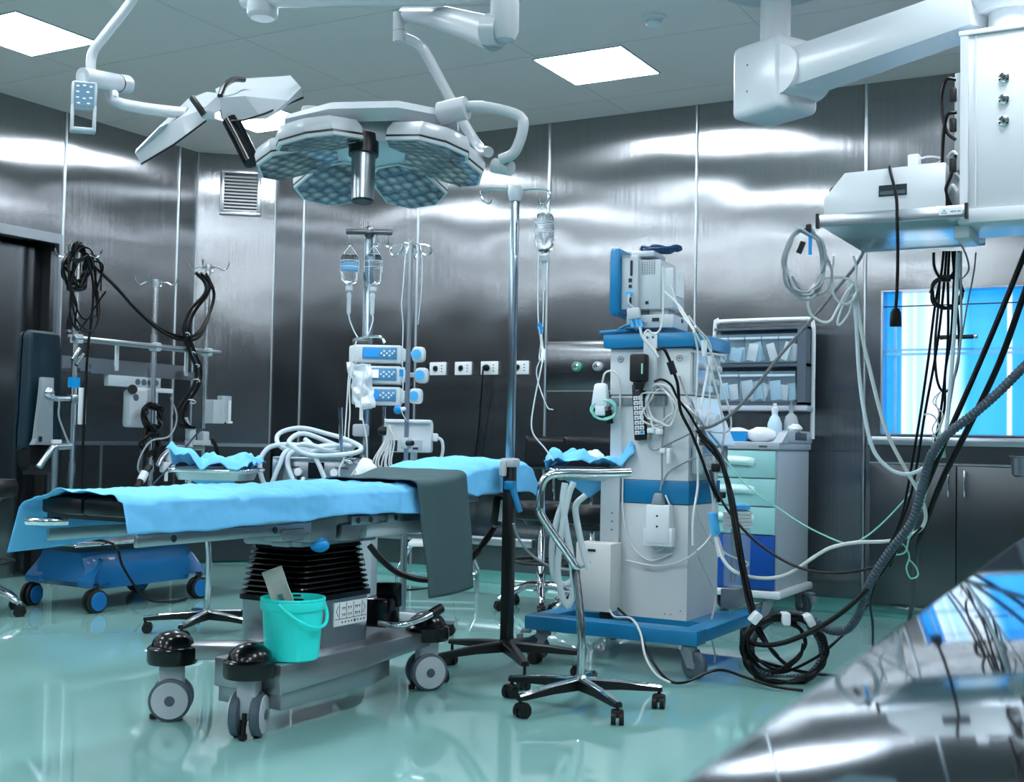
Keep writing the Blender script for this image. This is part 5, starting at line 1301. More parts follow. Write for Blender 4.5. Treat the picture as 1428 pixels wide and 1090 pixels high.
w2 = b.build('lamp_wing', LAMPW, L1)
b = B().tube([A(311, 169.5, 4.095), A(340, 167.5, 4.03), A(370, 158, 4.04), A(423, 136, 4.115)], .0035, 6, 0); b.build('seal', DARK, w2)
b = B().tube([A(307, 134, 4.1), A(314, 119, 4.14), A(326, 111, 4.2), A(340, 111, 4.25)], .010, 8); b.build('hub_cable', DARK, L1)
b = B().tube([A(269, 137, 4.1), A(277, 148, 4.08), A(285, 160, 4.08)], .012, 8, 3); b.build('hinge', DARK, L1)
b = B().box(A(290, 160, 4.10), (.025, .05, .03), bevel=.006); b.build('latch', GREYW, L1)
b = B().tube([A(322, 168, 4.1), A(335, 192, 4.08), A(352, 226, 4.05)], .030, 18, 0); b.build('sterile_handle', GLOSSBLACK, L1)
# its arm with the control panel
a1 = thing('lamp_arm', 'white bent tube arm at the upper left holding a small control panel', 'lamp arm', A(150, 100, 4.4))
b = B().tube([A(200, -40, 4.35), A(184, 0, 4.35), A(150, 45, 4.35), A(132, 68, 4.35), A(127, 85, 4.35), A(127, 108, 4.35)], .0175, 14, 8); b.build('drop_tube', LAMPW, a1)
b = B().cyl(A(115, 107, 4.3), A(165, 116, 4.45), .033, n=24).m(1).cyl(A(163, 115.6, 4.44), A(164.5, 116, 4.45), .0335, n=24).m(0).cyl(A(164.5, 116, 4.45), A(177, 118, 4.5), .034, n=24)
b.build('swivel', [LAMPW, DARK], a1)
b = B().tube([A(154, 125, 4.42), A(158, 138, 4.42), A(170, 145, 4.4), A(200, 151, 4.38), A(240, 156, 4.36), A(262, 158, 4.35)], .021, 14, 6); b.build('lamp_tube', LAMPW, a1)
b = B().box(A(161, 131, 4.36), (.014, .03, .02), .5, bevel=.003); b.build('rating_label', PAPER, a1)
pc = A(117, 146, 4.28); Rm = Matrix((RIGHT*.93+FWD*.36, FWD*.93-RIGHT*.36, Z3)).transposed()
def PB(x, y, z): return pc+Rm @ V((x, y, z))
b = B()
ol = [(-.042, .085), (.042, .085), (.042, -.07), (.03, -.09), (-.03, -.09), (-.042, -.075)]
hol = [(-.03, -.01), (.03, -.01), (.03, -.062), (.022, -.072), (-.022, -.072), (-.03, -.062)]
b.box(PB(0, .03, .035), (.086, .06, .10), Rm, bevel=.01)
b.box(PB(-.037, .03, -.045), (.012, .06, .09), Rm, bevel=.004).box(PB(.037, .03, -.045), (.012, .06, .09), Rm, bevel=.004).box(PB(0, .03, -.085), (.086, .06, .014), Rm, bevel=.005)
cp = b.build('control_panel', LAMPW, a1)
b = B().box(PB(0, -.001, .035), (.068, .003, .085), Rm)
b.m(1)
for x, z in ((-.022, .065), (.0, .068), (.022, .065), (-.022, .045), (.012, .045), (-.022, .025), (.0, .022), (.022, .025), (-.018, .005), (.015, .005)): b.box(PB(x, -.003, z), (.010, .002, .005), Rm)
b.build('keypad', [mat('keypad_slate', '#5a7f95', .35), PAPER], cp)
b = B().cyl(PB(0, .03, .085), PB(0, .03, .115), .02, n=16); b.build('stem', LAMPW, cp)
# ------------------------------------------------------------------ behind the operating table
# trolley with steel unit
tt = thing('pump_trolley', 'grey post trolley behind the operating table carrying a steel unit', 'trolley', (-4.2, 5.9, 0))
def fl(px, d): q = at(px, 650, d); return V((q.x, q.y, 0))
A0 = fl(517, 6.55); A1 = fl(392, 6.55)
u = (A0-A1).normalized(); n_ = V((-u.y, u.x, 0))
for q in (A0, A1): B().bx(q.x-.038, q.x+.038, q.y-.03, q.y+.03, .13, .735, bevel=.006).build('leg', GREYW, tt)
for q in (A0, A1):
    f = fl(594, 6.35) if q is A0 else q-n_*.3
    dd = (f-q).normalized(); rot_ = math.atan2(dd.y, dd.x)
    ft = B().box((q+f)/2+V((0, 0, .115)), ((f-q).length+.12, .06, .045), rot_, bevel=.008).build('foot_bar', GREYW, tt)
    for p_ in (f, q-dd*.05):
        b = B().lathe(p_+V((0, 0, .065)), [(.035, .02), (.05, .03), (.05, .04), (.02, .045)], n=18); b.m(1).cyl(p_+V((-.012, -.012, .035)), p_+V((.012, .012, .035)), .035, n=20); b.build('castor', [WHITE, SLATE], ft)
mid = (A0+A1)/2
B().box(mid+V((0, 0, .745)), ((A0-A1).length+.22, .42, .025), math.atan2(u.y, u.x), bevel=.005).build('shelf', STEEL, tt)
Ru = Matrix((u, n_, (0, 0, 1))).transposed()
cu = thing('steel_control_unit', 'brushed steel pump unit with knobs under the coil of pale hoses', 'pump unit', mid+V((0, 0, .76)))
uc = at(440, 655, 6.50); uc = V((uc.x, uc.y, 0))
def cq(x, y, z): return uc+Ru @ V((x, y, 0))+V((0, 0, z))
B().box(cq(0, .14, .845), (.46, .30, .165), Ru, bevel=.008).build('housing', STEEL, cu)
b = B().box(cq(0, .0, .93), (.44, .10, .012), Ru, bevel=.003); b.build('top_rim', STEEL, cu)
b = B().box(cq(.005, -.012, .865), (.085, .006, .085), Ru); b.build('black_panel', GLOSSBLACK, cu)
b = B().box(cq(-.12, -.012, .88), (.07, .005, .012), Ru).box(cq(.14, -.012, .88), (.07, .005, .012), Ru).box(cq(-.19, -.012, .85), (.035, .005, .10), Ru); b.build('slot', SLATE, cu)
for x in (-.085, .105):
    B().lathe(cq(x, -.012, .857), [(.022, 0), (.022, .02), (.02, .022), (.02, .045), (.001, .047)], -n_, 18).build('knob', WHITE, cu)
    B().box(cq(x+.005, -.02, .81), (.028, .02, .06), Ru, bevel=.006).build('lever', DARK, cu)
# pale hoses coiled on the unit
HOSE = mat('pale_silicone_hose', '#c6d3da', .38)
def hose(label, pts, r=.013): return cable('silicone_hose', label, 'hose', pts, r, HOSE, n=10)
hose('pale silicone hose coiled in a flat pile on the steel unit', coil(cq(.0, .06, .975), .17, 5.2, Ru @ V((1, 0, 0)), Ru @ V((0, 1, 0)), (0, 0, .03), .18, seed=2, sq=.6))
hose('pale silicone hose raised in the largest loop of the pile', [cq(-.1, -.02, .96), cq(-.2, .0, 1.0), cq(-.21, .08, 1.06), cq(-.10, .1, 1.09), cq(.05, .08, 1.06), cq(.16, .05, 1.03), cq(.24, .0, .99), cq(.2, -.06, .96), cq(.0, -.06, .945), cq(-.1, -.04, .98), cq(-.14, -.02, 1.02), cq(-.07, .03, 1.06), cq(.1, .06, 1.0)])
hose('pale silicone hose falling in an arc at the left of the pile', [cq(-.02, .0, .99), cq(-.14, .0, 1.0), cq(-.24, -.02, .985), cq(-.285, -.04, .92), cq(-.28, -.05, .84), cq(-.25, -.06, .77)])
hose('pale silicone hose hanging left of the black panel', [cq(-.05, .0, .99), cq(-.15, -.03, .965), cq(-.18, -.05, .90), cq(-.215, -.06, .80), cq(-.22, -.07, .76)])
hose('second pale silicone hose hanging beside it towards the black panel', [cq(.0, .02, .99), cq(-.12, -.04, .96), cq(-.14, -.05, .90), cq(-.11, -.06, .82), cq(-.08, -.07, .76)])
hose('pale silicone hose hanging across the black panel', [cq(-.06, .0, 1.03), cq(-.02, -.03, 1.0), cq(.0, -.05, .95), cq(.04, -.06, .87), cq(.08, -.07, .78)])
hose('short pale hose stub bending out of the steel unit', [cq(-.07, -.02, .82), cq(-.055, -.05, .82), cq(-.07, -.06, .79), cq(-.075, -.06, .76)], .011)

# infusion pump stand with T bar
D = 6.85
q = at(509, 600, D); sp = V((q.x, q.y, 0))
ps = thing('pump_stand', 'square steel pole with T bar holding two bottles and a stack of infusion pumps', 'infusion stand', sp)
star_base(ps, sp, .30, .12, .4, GREY, w=.04)
B().bx(sp.x-.022, sp.x+.022, sp.y-.022, sp.y+.022, .1, 2.17, bevel=.003).build('pole', POLE, ps)
def tq(x, y, z): return sp+RIGHT*x+_fw.cross(V((0,0,1))).normalized()*0+V((FWD.x, FWD.y, 0)).normalized()*y+V((0, 0, z-RIGHT.z*x))
b = B().cyl(tq(-.13, -.02, 2.20), tq(.13, -.02, 2.20), .016, n=14); b.build('cross_bar', STEEL_D, ps)
B().lathe(tq(0, -.02, 2.165), [(.02, 0), (.028, .02), (.028, .05), (.015, .068), (.001, .07)], n=16).build('pole_head', STEEL_D, ps)
for x in (-.108, .045, .105): B().tube([tq(x, -.02, 2.19), tq(x, -.025, 2.16), tq(x+.01, -.035, 2.13), tq(x, -.045, 2.115), tq(x-.015, -.04, 2.13)], .0045, 8).build('hook', CHROME, ps)
B().box(tq(-.02, -.03, 1.085), (.08, .06, .07), bevel=.012).build('clamp', GREYW, ps)
bottle('infusion_bottle', 'clear infusion bottle with blue label band hanging left on the T bar', tq(-.102, -.045, 2.075), .175, .050, 'clear infusion bottles', .70, label_band=True)
bottle('infusion_bottle', 'clear infusion bottle without blue band hanging right on the T bar', tq(.03, -.045, 2.075), .175, .049, 'clear infusion bottles', .85)
cable('infusion_line', 'clear line from the blue banded bottle to the pump stack', 'infusion line', [tq(-.102, -.045, 1.74), tq(-.095, -.045, 1.70), tq(-.07, -.05, 1.64), tq(-.045, -.06, 1.60)], .0035, CT)
cable('infusion_line', 'clear line from the right T bar bottle to the pump stack', 'infusion line', [tq(.03, -.045, 1.74), tq(.035, -.045, 1.70), tq(.015, -.05, 1.63), tq(.0, -.06, 1.59)], .0035, CT)
PUMPG = mat('pump_housing_grey', '#ccd3d6', .38)
prx = []
for i, (z, nm, scr, sx) in enumerate(((1.505, 'topmost', SCREEN, .0), (1.390, 'middle', SCREENW, .02), (1.275, 'lowest', SCREEN, -.01))):
    t = thing('infusion_pump', '%s syringe pump of the stack of three on the square pole' % nm, 'infusion pump', tq(.08, -.10, z-.05), 'stacked syringe pumps')
    RQ = Matrix((V((RIGHT.x, RIGHT.y, 0)).normalized(), V((FWD.x, FWD.y, 0)).normalized(), (0, 0, 1))).transposed()
    pq = lambda x, y, zz: tq(x, y, zz)
    B().box(pq(.075, -.10, z), (.27, .12, .10), RQ, bevel=.012).build('housing', PUMPG, t)
    B().box(pq(.09, -.163, z+.004), (.19, .008, .066), RQ, bevel=.004).build('front_panel', mat('pump_front', '#4f8fb8', .35) if 'pump_front' not in MATS else MATS['pump_front'], t)
    B().box(pq(.045, -.1685, z+.006), (.082, .004, .044), RQ).build('display', scr, t)
    b = B()
    for dx, dz in ((.10, .0), (.115, .012), (.115, -.012), (.13, 0), (.145, .012), (.145, -.012), (.16, 0), (.17, .012)): b.cyl(pq(dx, -.167, z+.004+dz), pq(dx, -.171, z+.004+dz), .006, n=10)
    b.build('key', WHITE, t)
    b = B().cyl(pq(.20, -.10, z+.006), pq(.30+sx, -.10, z+.006), .014, n=14); b.build('plunger_rod', CLEAR, t)
    b = B().box(pq(.30+sx, -.10, z+.004), (.075, .08, .085), RQ, bevel=.022).box(pq(.215, -.10, z), (.03, .09, .07), RQ, bevel=.01); b.build('plunger_clamp', PUMPG, t)
    B().lathe(pq(.29+sx, -.141, z+.004), [(.027, 0), (.027, .004), (.018, .005), (.001, .004)], -V((FWD.x, FWD.y, 0)).normalized(), 20).build('clamp_window', SKY, t)
b = B().tube([tq(-.06, -.08, 1.59), tq(.0, -.09, 1.60), tq(.08, -.1, 1.605), tq(.11, -.1, 1.57)], .008, 8); b.build('carry_handle', CHROME, ps)
B().cyl(tq(-.07, -.08, 1.575), tq(.02, -.08, 1.58), .016, n=14).build('rail_clamp', STEEL_D, ps)
B().box(tq(-.045, -.06, 1.50), (.06, .09, .11), bevel=.012).build('rack_bracket', PUMPG, ps)
def bag(u, v):
    w = (.13-.03*v)*(u-.5); z = 1.44-.24*v
    return tq(-.02+w+.04*v+.02*nz(u*3, v*4), -.19+.035*nz(u*4, v*5, 2)-.01*math.sin(u*PI), z+.02*abs(u-.5)+.01*nz(u*5, v*3))
tag(B().grid(14, 20, bag, thick=.006).build('plastic_bag', BAGP), 'crumpled white plastic bag hanging in front of the lower pumps', 'bag')
b = B().cyl(tq(.0, -.19, 1.215), tq(.0, -.19, 1.14), .01)
tag(b.build('bag_outlet', WHITE), 'white outlet tube below the crumpled bag', 'tube')
for i, (l, pts) in enumerate((
    ('thin white line dropping left of the pump stack', [(497, 475), (487, 520), (484, 560), (481, 605), (478, 640)]),
    ('second thin white line dropping from the pump stack', [(499, 500), (488, 530), (488, 575), (486, 605), (488, 640)]),
    ('thin white line in front of the blue lit pole', [(507, 520), (503, 555), (505, 580), (511, 610), (512, 640)]))):
    cable('infusion_line', l, 'infusion line', [at(x, y, 6.62) for x, y in pts], .004, CABW)
# J-shaped rods
cable('bent_rod', 'chrome J-shaped rod beside the coil of pale hoses', 'rod', [at(475, 568, 6.45), at(475.5, 600, 6.45), at(476, 625, 6.45), at(479, 637, 6.45), at(488, 644, 6.45), at(500, 646, 6.5)], .011, CHROME, n=12)
tag(B().cyl(at(536, 567, 6.7), at(535, 640, 6.7), .010).build('short_rod', CHROME), 'short chrome rod left of the white monitor box', 'rod')

# thin round infusion pole
q = at(567, 600, 6.45); sp2 = V((q.x, q.y, 0))
s2 = thing('infusion_pole', 'thin round chrome infusion pole with four looped hooks', 'infusion stand', sp2)
star_base(s2, sp2, .28, .11, .9, GREY, w=.035)
B().cyl(sp2+V((0, 0, .1)), sp2+V((0, 0, .93)), .018, n=16).cyl(sp2+V((0, 0, .92)), sp2+V((0, 0, 2.09)), .0125, n=16).build('pole', STEEL, s2)
tp = sp2+V((0, 0, 2.075))
for a in (.3, 1.9, 3.4, 5.0):
    dd = V((math.cos(a), math.sin(a), 0)); ss = V((-dd.y, dd.x, 0))
    B().tube([tp, tp+dd*.05+V((0, 0, .0)), tp+dd*.10-V((0, 0, .01)), tp+dd*.115-V((0, 0, .04)), tp+dd*.09-V((0, 0, .06)), tp+dd*.06-V((0, 0, .045)), tp+dd*.045-V((0, 0, .0))], .004, 7).build('hook', CHROME, s2)
B().box(sp2+V((0, 0, 1.02)), (.05, .05, .06), bevel=.01).build('clamp', GREYW, s2)
B().cyl(sp2+V((.02, -.02, 1.02)), sp2+V((.06, -.03, 1.02)), .014).build('clamp_knob', DARK, s2)
cable('infusion_line', 'clear line hanging from the left hook of the thin pole', 'infusion line', [at(566, 342, 6.4), at(562, 400, 6.38), at(560, 425, 6.38), at(562, 455, 6.38), at(561, 500, 6.38), at(562, 540, 6.38), at(558, 565, 6.4), at(566, 585, 6.4), at(575, 588, 6.45)], .003, CT)
cable('infusion_line', 'clear line hanging from the right hook of the thin pole', 'infusion line', [at(580, 340, 6.5), at(588, 355, 6.5), at(588, 400, 6.5), at(583, 452, 6.55)], .003, CT)
b = B().ball(at(555, 571, 6.42), .024); b.m(1).cyl(at(558, 571, 6.41), at(564, 570, 6.43), .012)
tag(b.build('pressure_valve', [BBLUE, WHITE]), 'blue ball valve clipped on the thin infusion pole', 'valve')
b = B().cyl(at(560, 515, 6.38), at(560, 525, 6.38), .012); b.m(1).cyl(at(563, 512, 6.38), at(563, 528, 6.38), .006)
tag(b.build('stopcock', [BBLUE, WHITE]), 'small blue stopcock on the line of the thin pole', 'stopcock')

# white monitor box with cable bunch
D = 6.75
mb = thing('transport_monitor', 'white boxy monitor behind the table head beside the bunch of white leads', 'monitor', at(572, 632, D))
RQ = Matrix((V((RIGHT.x, RIGHT.y, 0)).normalized(), V((FWD.x, FWD.y, 0)).normalized(), (0, 0, 1))).transposed()
mc = at(570, 609, D)
def mq(x, y, z): return mc+RQ @ V((x, y, z))
B().box(mq(0, 0, 0), (.26, .16, .17), RQ, bevel=.012).box(mq(0, -.02, .085), (.25, .18, .02), RQ, bevel=.006).build('housing', WHITE, mb)
B().box(mq(.045, -.083, -.045), (.075, .006, .055), RQ).m(1).box(mq(.045, -.087, -.062), (.03, .004, .012), RQ).build('rear_recess', [GREYW, INK], mb); B().box(mq(-.075, -.083, -.05), (.04, .006, .06), RQ).build('connector_bay', INK, mb)
B().box(mq(-.13, -.07, .03), (.07, .05, .05), RQ, bevel=.02).build('handle', RUBBER, mb)
B().cyl(mq(.03, 0, -.085), mq(.03, 0, -.32), .02).build('stem', WHITE, mb)
B().box(mq(.145, 0, .0), (.035, .06, .045), RQ, bevel=.01).build('plug', WHITE, mb)
cable('sensor_cable', 'thick white cable curving down from the right of the white monitor', 'cable', [mq(.16, 0, .0), mq(.185, -.01, -.02), mq(.19, -.01, -.08), mq(.165, -.01, -.16), mq(.13, -.02, -.22), mq(.12, -.02, -.3)], .009, HOSE)
rnd = random.Random(14)
for i in range(9):
    t = i/8
    x0 = 545+rnd.uniform(-5, 5); pts = [(x0, 592), (549-14*t+rnd.uniform(-2, 2), 615), (545-26*t+rnd.uniform(-2, 2), 645), (538-14*t+18*rnd.random(), 664)]
    cable('monitor_lead', 'white lead in the bunch hanging in front of the white monitor', 'lead', [at(x, y, 6.5+.012*i) for x, y in pts], .0048, CABW, group='bunch of white monitor leads')
b = lump(at(510, 660, 6.4), .07, (.9, .6, 1.1), 4, .25)
tag(b.build('drain_bag', BAGP), 'soft white bag lying against the table behind the grey cloth', 'bag')
cable('infusion_line', 'thin white looped line beside the soft white bag', 'infusion line', [at(480, 640, 6.4), at(473, 655, 6.4), at(476, 668, 6.4), at(488, 665, 6.35), at(496, 655, 6.35), at(500, 662, 6.3)], .005, CABW)

# step stool
ss = thing('step_stool', 'chrome legged step with steel top near the back wall', 'step stool', (-4.75, 7.35, 0))
q0 = at_z(612, 757, .325)
b = B().box((q0.x, q0.y, .325), (.40, .30, .03), .5, bevel=.006); b.build('tread', WHITE, ss)
Rs = Matrix.Rotation(.5, 3, 'Z')
def sq_(x, y, z): return V((q0.x, q0.y, 0))+Rs @ V((x, y, 0))+V((0, 0, z))
for sx in (-1, 1):
    for sy in (-1, 1):
        B().tube([sq_(.17*sx, .12*sy, .31), sq_(.20*sx, .135*sy, .30), sq_(.265*sx, .155*sy, .16), sq_(.27*sx, .16*sy, .13), sq_(.27*sx, .16*sy, .0)], .011, 10, 3).build('leg', CHROME, ss)
B().tube([sq_(-.27, -.16, .10), sq_(.27, -.16, .10)], .007, 8, 0).build('stretcher', CHROME, ss)
B().tube([sq_(-.27, .16, .10), sq_(.27, .16, .10)], .007, 8, 0).build('stretcher', CHROME, ss)
# stool with backrest
q = at(756, 700, 7.6)
wheeled_stool('wheeled_stool', 'black wheeled stool with curved backrest and foot ring behind the tall pole', (q.x, q.y, 0), .2, .665, .21, True, (-.15, .95, 0))
q = at(826, 700, 7.25)
wheeled_stool('wheeled_stool', 'second black stool with backrest mostly hidden behind the white machine', (q.x, q.y, 0), .5, .665, .20, True, (-.45, .9, 0))
# steel bowl rim at the right edge
o = thing('steel_bowl_stand', 'steel bowl on a thin stand cut by the right edge of the photo', 'bowl stand', at_y(1440, 640, 6.9)*V((1, 1, 0)))
q = at_y(1447, 652, 6.9)
B().lathe((q.x, q.y, q.z-.05), [(.001, 0), (.11, 0), (.125, .01), (.13, .10), (.138, .105), (.138, .108), (.125, .108), (.118, .012), (.001, .01)], n=36).build('bowl', STEEL, o)
B().cyl((q.x, q.y, .03), (q.x, q.y, q.z-.05), .015).cyl((q.x, q.y, .0), (q.x, q.y, .03), .18, .16, n=30).build('stand', CHROME, o)
# ------------------------------------------------------------------ steel table in the foreground
TZ = .9375
ta = at_z(935, 1090, TZ); tb = at_z(1428, 745, TZ)
TX = ta.x
te = V((tb.x-ta.x, tb.y-ta.y, 0)).normalized(); tn = V((te.y, -te.x, 0))        # along the edge, and away from the aisle
def tq_(a, n, z): return V((ta.x, ta.y, 0))+te*a+tn*n+V((0, 0, z))
st = thing('steel_table', 'polished stainless steel table in the near right corner, mirroring the pendant and window', 'table', tq_(.6, .5, 0))
Rt = Matrix((tn, te, (0, 0, 1))).transposed()
B().box(tq_(.55, .5, TZ-.0175), (1.0, 2.8, .035), Rt, bevel=.006, seg=3).build('tabletop', TABLE_STEEL, st)
for a in (-.75, 1.85):
    for n in (.08, .92): B().box(tq_(a, n, (TZ-.035)/2), (.04, .04, TZ-.035), Rt).build('leg', STEEL, st)
B().box(tq_(.55, .5, .26), (.88, 2.64, .025), Rt).build('undershelf', STEEL, st)

# ------------------------------------------------------------------ cables and hoses
def run(label, px, d, r, m, name='cable', cat='cable', **k):
    n = len(px)
    if not isinstance(d, (list, tuple)): d = [d]*n
    elif len(d) == 2: d = [d[0]+(d[1]-d[0])*i/(n-1) for i in range(n)]
    return cable(name, label, cat, [at(x, y, q) for (x, y), q in zip(px, d)], r, m, **k)
SP = lambda c, d: at(c[0], c[1], d)
# under the pendant shelf
b = B().box(at(1128, 318, 4.95), (.02, .02, .03), bevel=.003).m(1).box(at(1130, 338, 4.95), (.012, .012, .10)).m(0).box(at(1117, 345, 4.95), (.02, .012, .05), Matrix.Rotation(.4, 3, 'Y'))
tag(b.build('cable_hook', [RUBBER, BBLUE]), 'black and blue hook at the left end of the pendant shelf', 'hook')
tag(B().tube(coil(at(1121, 366, 4.95), .078, 5.5, RIGHT, UP, FWD*.02, .14, seed=6, sq=1.75), .0062, 8).build('cable_coil', TUBEG), 'grey cable coil hanging from the left end of the pendant shelf', 'cable coil')
run('loose grey cable loop right of the grey coil', [(1140, 330), (1150, 352), (1160, 378), (1155, 402), (1135, 412), (1116, 402), (1104, 385)], 4.97, .0055, TUBEG)
run('grey brown hose falling diagonally from the pendant shelf to the white machine', [(1204, 352), (1190, 375), (1165, 405), (1140, 436), (1110, 470), (1080, 505), (1050, 545), (1020, 577), (995, 593), (975, 598)], (5.15, 5.75), .0075, CABBR, name='gas_hose', cat='hose')
run('pale loop of tubing under the pendant shelf left of the knot', [(1162, 357), (1160, 385), (1163, 412), (1178, 424), (1192, 414), (1194, 398), (1180, 388), (1160, 387), (1140, 392), (1127, 412), (1130, 436), (1145, 448), (1158, 447), (1168, 430), (1180, 408), (1190, 396)], 5.05, .0055, CABW)
run('pale tubing knotted and looped under the pendant shelf', [(1190, 357), (1194, 375), (1192, 395), (1178, 420), (1168, 448), (1172, 452), (1184, 436), (1192, 412), (1196, 404), (1190, 394), (1183, 400), (1190, 410)], 5.08, .005, HOSE)
run('pale hose hanging in a deep sweep from the knot up to the corrugated hose', [(1190, 400), (1194, 450), (1198, 520), (1206, 580), (1218, 627), (1240, 653), (1265, 661), (1290, 651), (1306, 632), (1318, 605), (1325, 540), (1332, 440), (1336, 352)], (5.1, 5.05), .0085, HOSE, name='gas_hose', cat='hose')
run('white cable sweeping down from the knot and back left to the white machine', [(1192, 400), (1201, 460), (1212, 511), (1235, 598), (1265, 658), (1283, 690), (1291, 722), (1278, 742), (1240, 754), (1195, 756), (1160, 763), (1136, 776), (1099, 800), (1063, 806), (1025, 797), (1006, 775), (1000, 748)], (5.1, 5.62), .0085, CABW)
b = B().cyl(at(1006, 775, 5.62), at(998, 745, 5.62), .017, .012).m(1).cyl(at(998, 745, 5.62), at(994, 715, 5.62), .022)
tag(b.build('cable_connector', [WHITE, SKY]), 'white and blue connector right of the white machine', 'connector')
# black bundle
tag(B().tube(coil(at(1320, 408, 5.15), .062, 3.5, RIGHT, UP, FWD*.015, .08, seed=15, sq=1.05), .006, 8).build('cable_coil', CABK), 'black cable coil tied under the pendant in front of the window', 'cable coil')
for l, px in (
    ('black cable from the pendant bundle, leftmost of the strands before the window', [(1316, 350), (1312, 385), (1304, 425), (1295, 497), (1283, 580), (1272, 644), (1258, 717), (1238, 765), (1215, 812), (1196, 850)]),
    ('black cable from the pendant bundle, second strand before the window', [(1320, 350), (1317, 390), (1311, 450), (1303, 505), (1290, 575), (1280, 640), (1270, 690), (1256, 730), (1233, 780), (1210, 825)]),
    ('black cable from the pendant bundle, middle strand ending in the sweep', [(1324, 350), (1322, 390), (1322, 470), (1316, 540), (1309, 590), (1296, 650), (1280, 700), (1262, 745), (1240, 790)]),
    ('black cable from the pendant bundle hanging in a U loop before the window', [(1328, 350), (1332, 400), (1337, 460), (1336, 505), (1325, 540), (1314, 545), (1306, 525), (1304, 480), (1309, 420), (1310, 395)]),
    ('black cable from the pendant bundle, right strand behind the pale hose', [(1332, 350), (1330, 400), (1326, 470), (1318, 520), (1317, 570), (1306, 610)])):
    run(l, px, (5.15, 5.35), .0058, CABK, name='power_cable')
run('short black loop hanging from the pendant underside above the coil', [(1302, 352), (1303, 372), (1312, 388), (1325, 386), (1334, 370), (1337, 350)], 5.13, .006, CABK, name='power_cable')
tag(B().box(at(1319, 388, 5.14), (.04, .03, .03), bevel=.008).build('cable_tie', RUBBER), 'black tie gathering the bundle above the black coil', 'cable tie')
run('thin grey cable hanging straight beside the black bundle', [(1340, 350), (1340, 400), (1340, 470), (1330, 530), (1320, 590), (1313, 625)], 5.1, .005, TUBEG)
run('thin beige cable slanting from the pendant foot across the window', [(1361, 352), (1358, 380), (1349, 425), (1343, 460), (1340, 475)], 5.1, .0035, CABBR)
run('thin pale cable loop at the pendant foot', [(1337, 335), (1347, 355), (1351, 375), (1343, 387), (1337, 388)], 5.1, .004, TUBEG)
for k, l in ((0, 'white twisted thin lead hanging before the window'), (1, 'second white twisted thin lead hanging before the window')):
    run(l, [(1312, 545), (1305-4*k, 560), (1309+6*k, 578), (1300+8*k, 598), (1306-6*k, 612), (1303+7*k, 625), (1312, 640)], 5.2, .0028, CABW, name='thin_lead', cat='lead')
run('white hook-shaped lead end before the window', [(1289, 578), (1296, 577), (1304, 582), (1310, 595), (1313, 610)], 5.2, .0035, CABW, name='thin_lead', cat='lead')
b = B().cyl(at(1315, 625, 5.2), at(1315, 638, 5.2), .009, .012)
tag(b.build('green_plug', CABG), 'mint green plug hanging below the window', 'plug')
# thick black pair and corrugated hose crossing from the right
TH = ([(1440, 325), (1428, 356), (1391, 447), (1354, 534), (1317, 617), (1290, 681), (1262, 742), (1232, 793), (1190, 840), (1150, 870), (1110, 890), (1075, 899), (1045, 895), (1035, 880)],
      [(1440, 380), (1428, 410), (1395, 502), (1354, 589), (1317, 662), (1295, 717), (1279, 763), (1275, 809), (1269, 862), (1262, 905)])
run('thick black hose crossing from the upper right down to the coil on the floor', TH[0], (4.9, 5.45), .0115, CABK, name='gas_hose', cat='hose', n=10)
run('thick black hose dropping steeply to the floor beside the steel table', TH[1], [4.9, 4.92, 5.0, 5.1, 5.2, 5.3, 5.45, 5.8, 6.3, 6.6], .013, CABK, name='gas_hose', cat='hose', n=10)
run('slate corrugated hose sweeping from the right edge down to the floor coil', [(1440, 500), (1428, 511), (1391, 548), (1354, 580), (1322, 605), (1299, 635), (1288, 672), (1272, 727), (1240, 770), (1212, 815), (1198, 855), (1180, 878), (1155, 878), (1130, 862), (1100, 857), (1068, 868), (1049, 893), (1050, 922), (1070, 941), (1100, 946), (1132, 938), (1147, 914), (1143, 890), (1126, 868)], [4.8, 4.8, 4.82, 4.86, 4.9, 4.95, 5.0, 5.06, 5.14, 5.22, 5.3, 5.36, 5.42, 5.46, 5.5]+[5.53]*9, .0185, CORR, name='corrugated_hose', cat='hose', n=12, ridge=.09, pitch=.017)
cc_ = at(1094, 906, 5.37)
tag(B().tube(coil(cc_, .180, 6.2, RIGHT, UP, FWD*.02, .07, seed=31, sq=.84, n=14), .0088, 9).build('cable_coil', CABK), 'big coil of black hose standing on the floor right of the white machine', 'cable coil')
tag(B().tube(coil(cc_+RIGHT*-.04+UP*.03, .125, 3, RIGHT, UP, FWD*.02, .12, seed=37, sq=.9, n=12), .007, 8).build('cable_coil', CABK), 'inner smaller black coil inside the big floor coil', 'cable coil')
for l, c, a in (('white tape wrapped around the top of the floor coil', (1095, 862), .0), ('white tape on the upper right of the floor coil', (1128, 864), -.5), ('white tape where the black bundle meets the floor coil', (1053, 861), .7)):
    b = B().box(at(c[0], c[1], 5.36), (.035, .075, .055), Matrix.Rotation(YAW, 3, 'Z') @ Matrix.Rotation(a, 3, 'Y'), bevel=.008)
    tag(b.build('tape_wrap', WHITE), l, 'tape')
for i, px in enumerate(([(975, 606), (995, 622), (1012, 660), (1024, 705), (1034, 771), (1046, 830), (1054, 862), (1075, 905), (1100, 930)],
          [(978, 612), (1003, 640), (1018, 690), (1028, 735), (1038, 790), (1050, 845), (1056, 880), (1085, 915)],
          [(972, 600), (1002, 632), (1015, 680), (1023, 730), (1033, 790), (1043, 840), (1052, 868)],
          [(982, 616), (1008, 650), (1022, 700), (1030, 750), (1042, 810), (1052, 855)])):
    run('thick black cable in the bundle dropping right of the white machine, strand %s' % ('second', 'third', 'nearest the machine', 'furthest right')[i], px, (5.70, 5.42), .0088, CABK, name='power_cable', n=9)
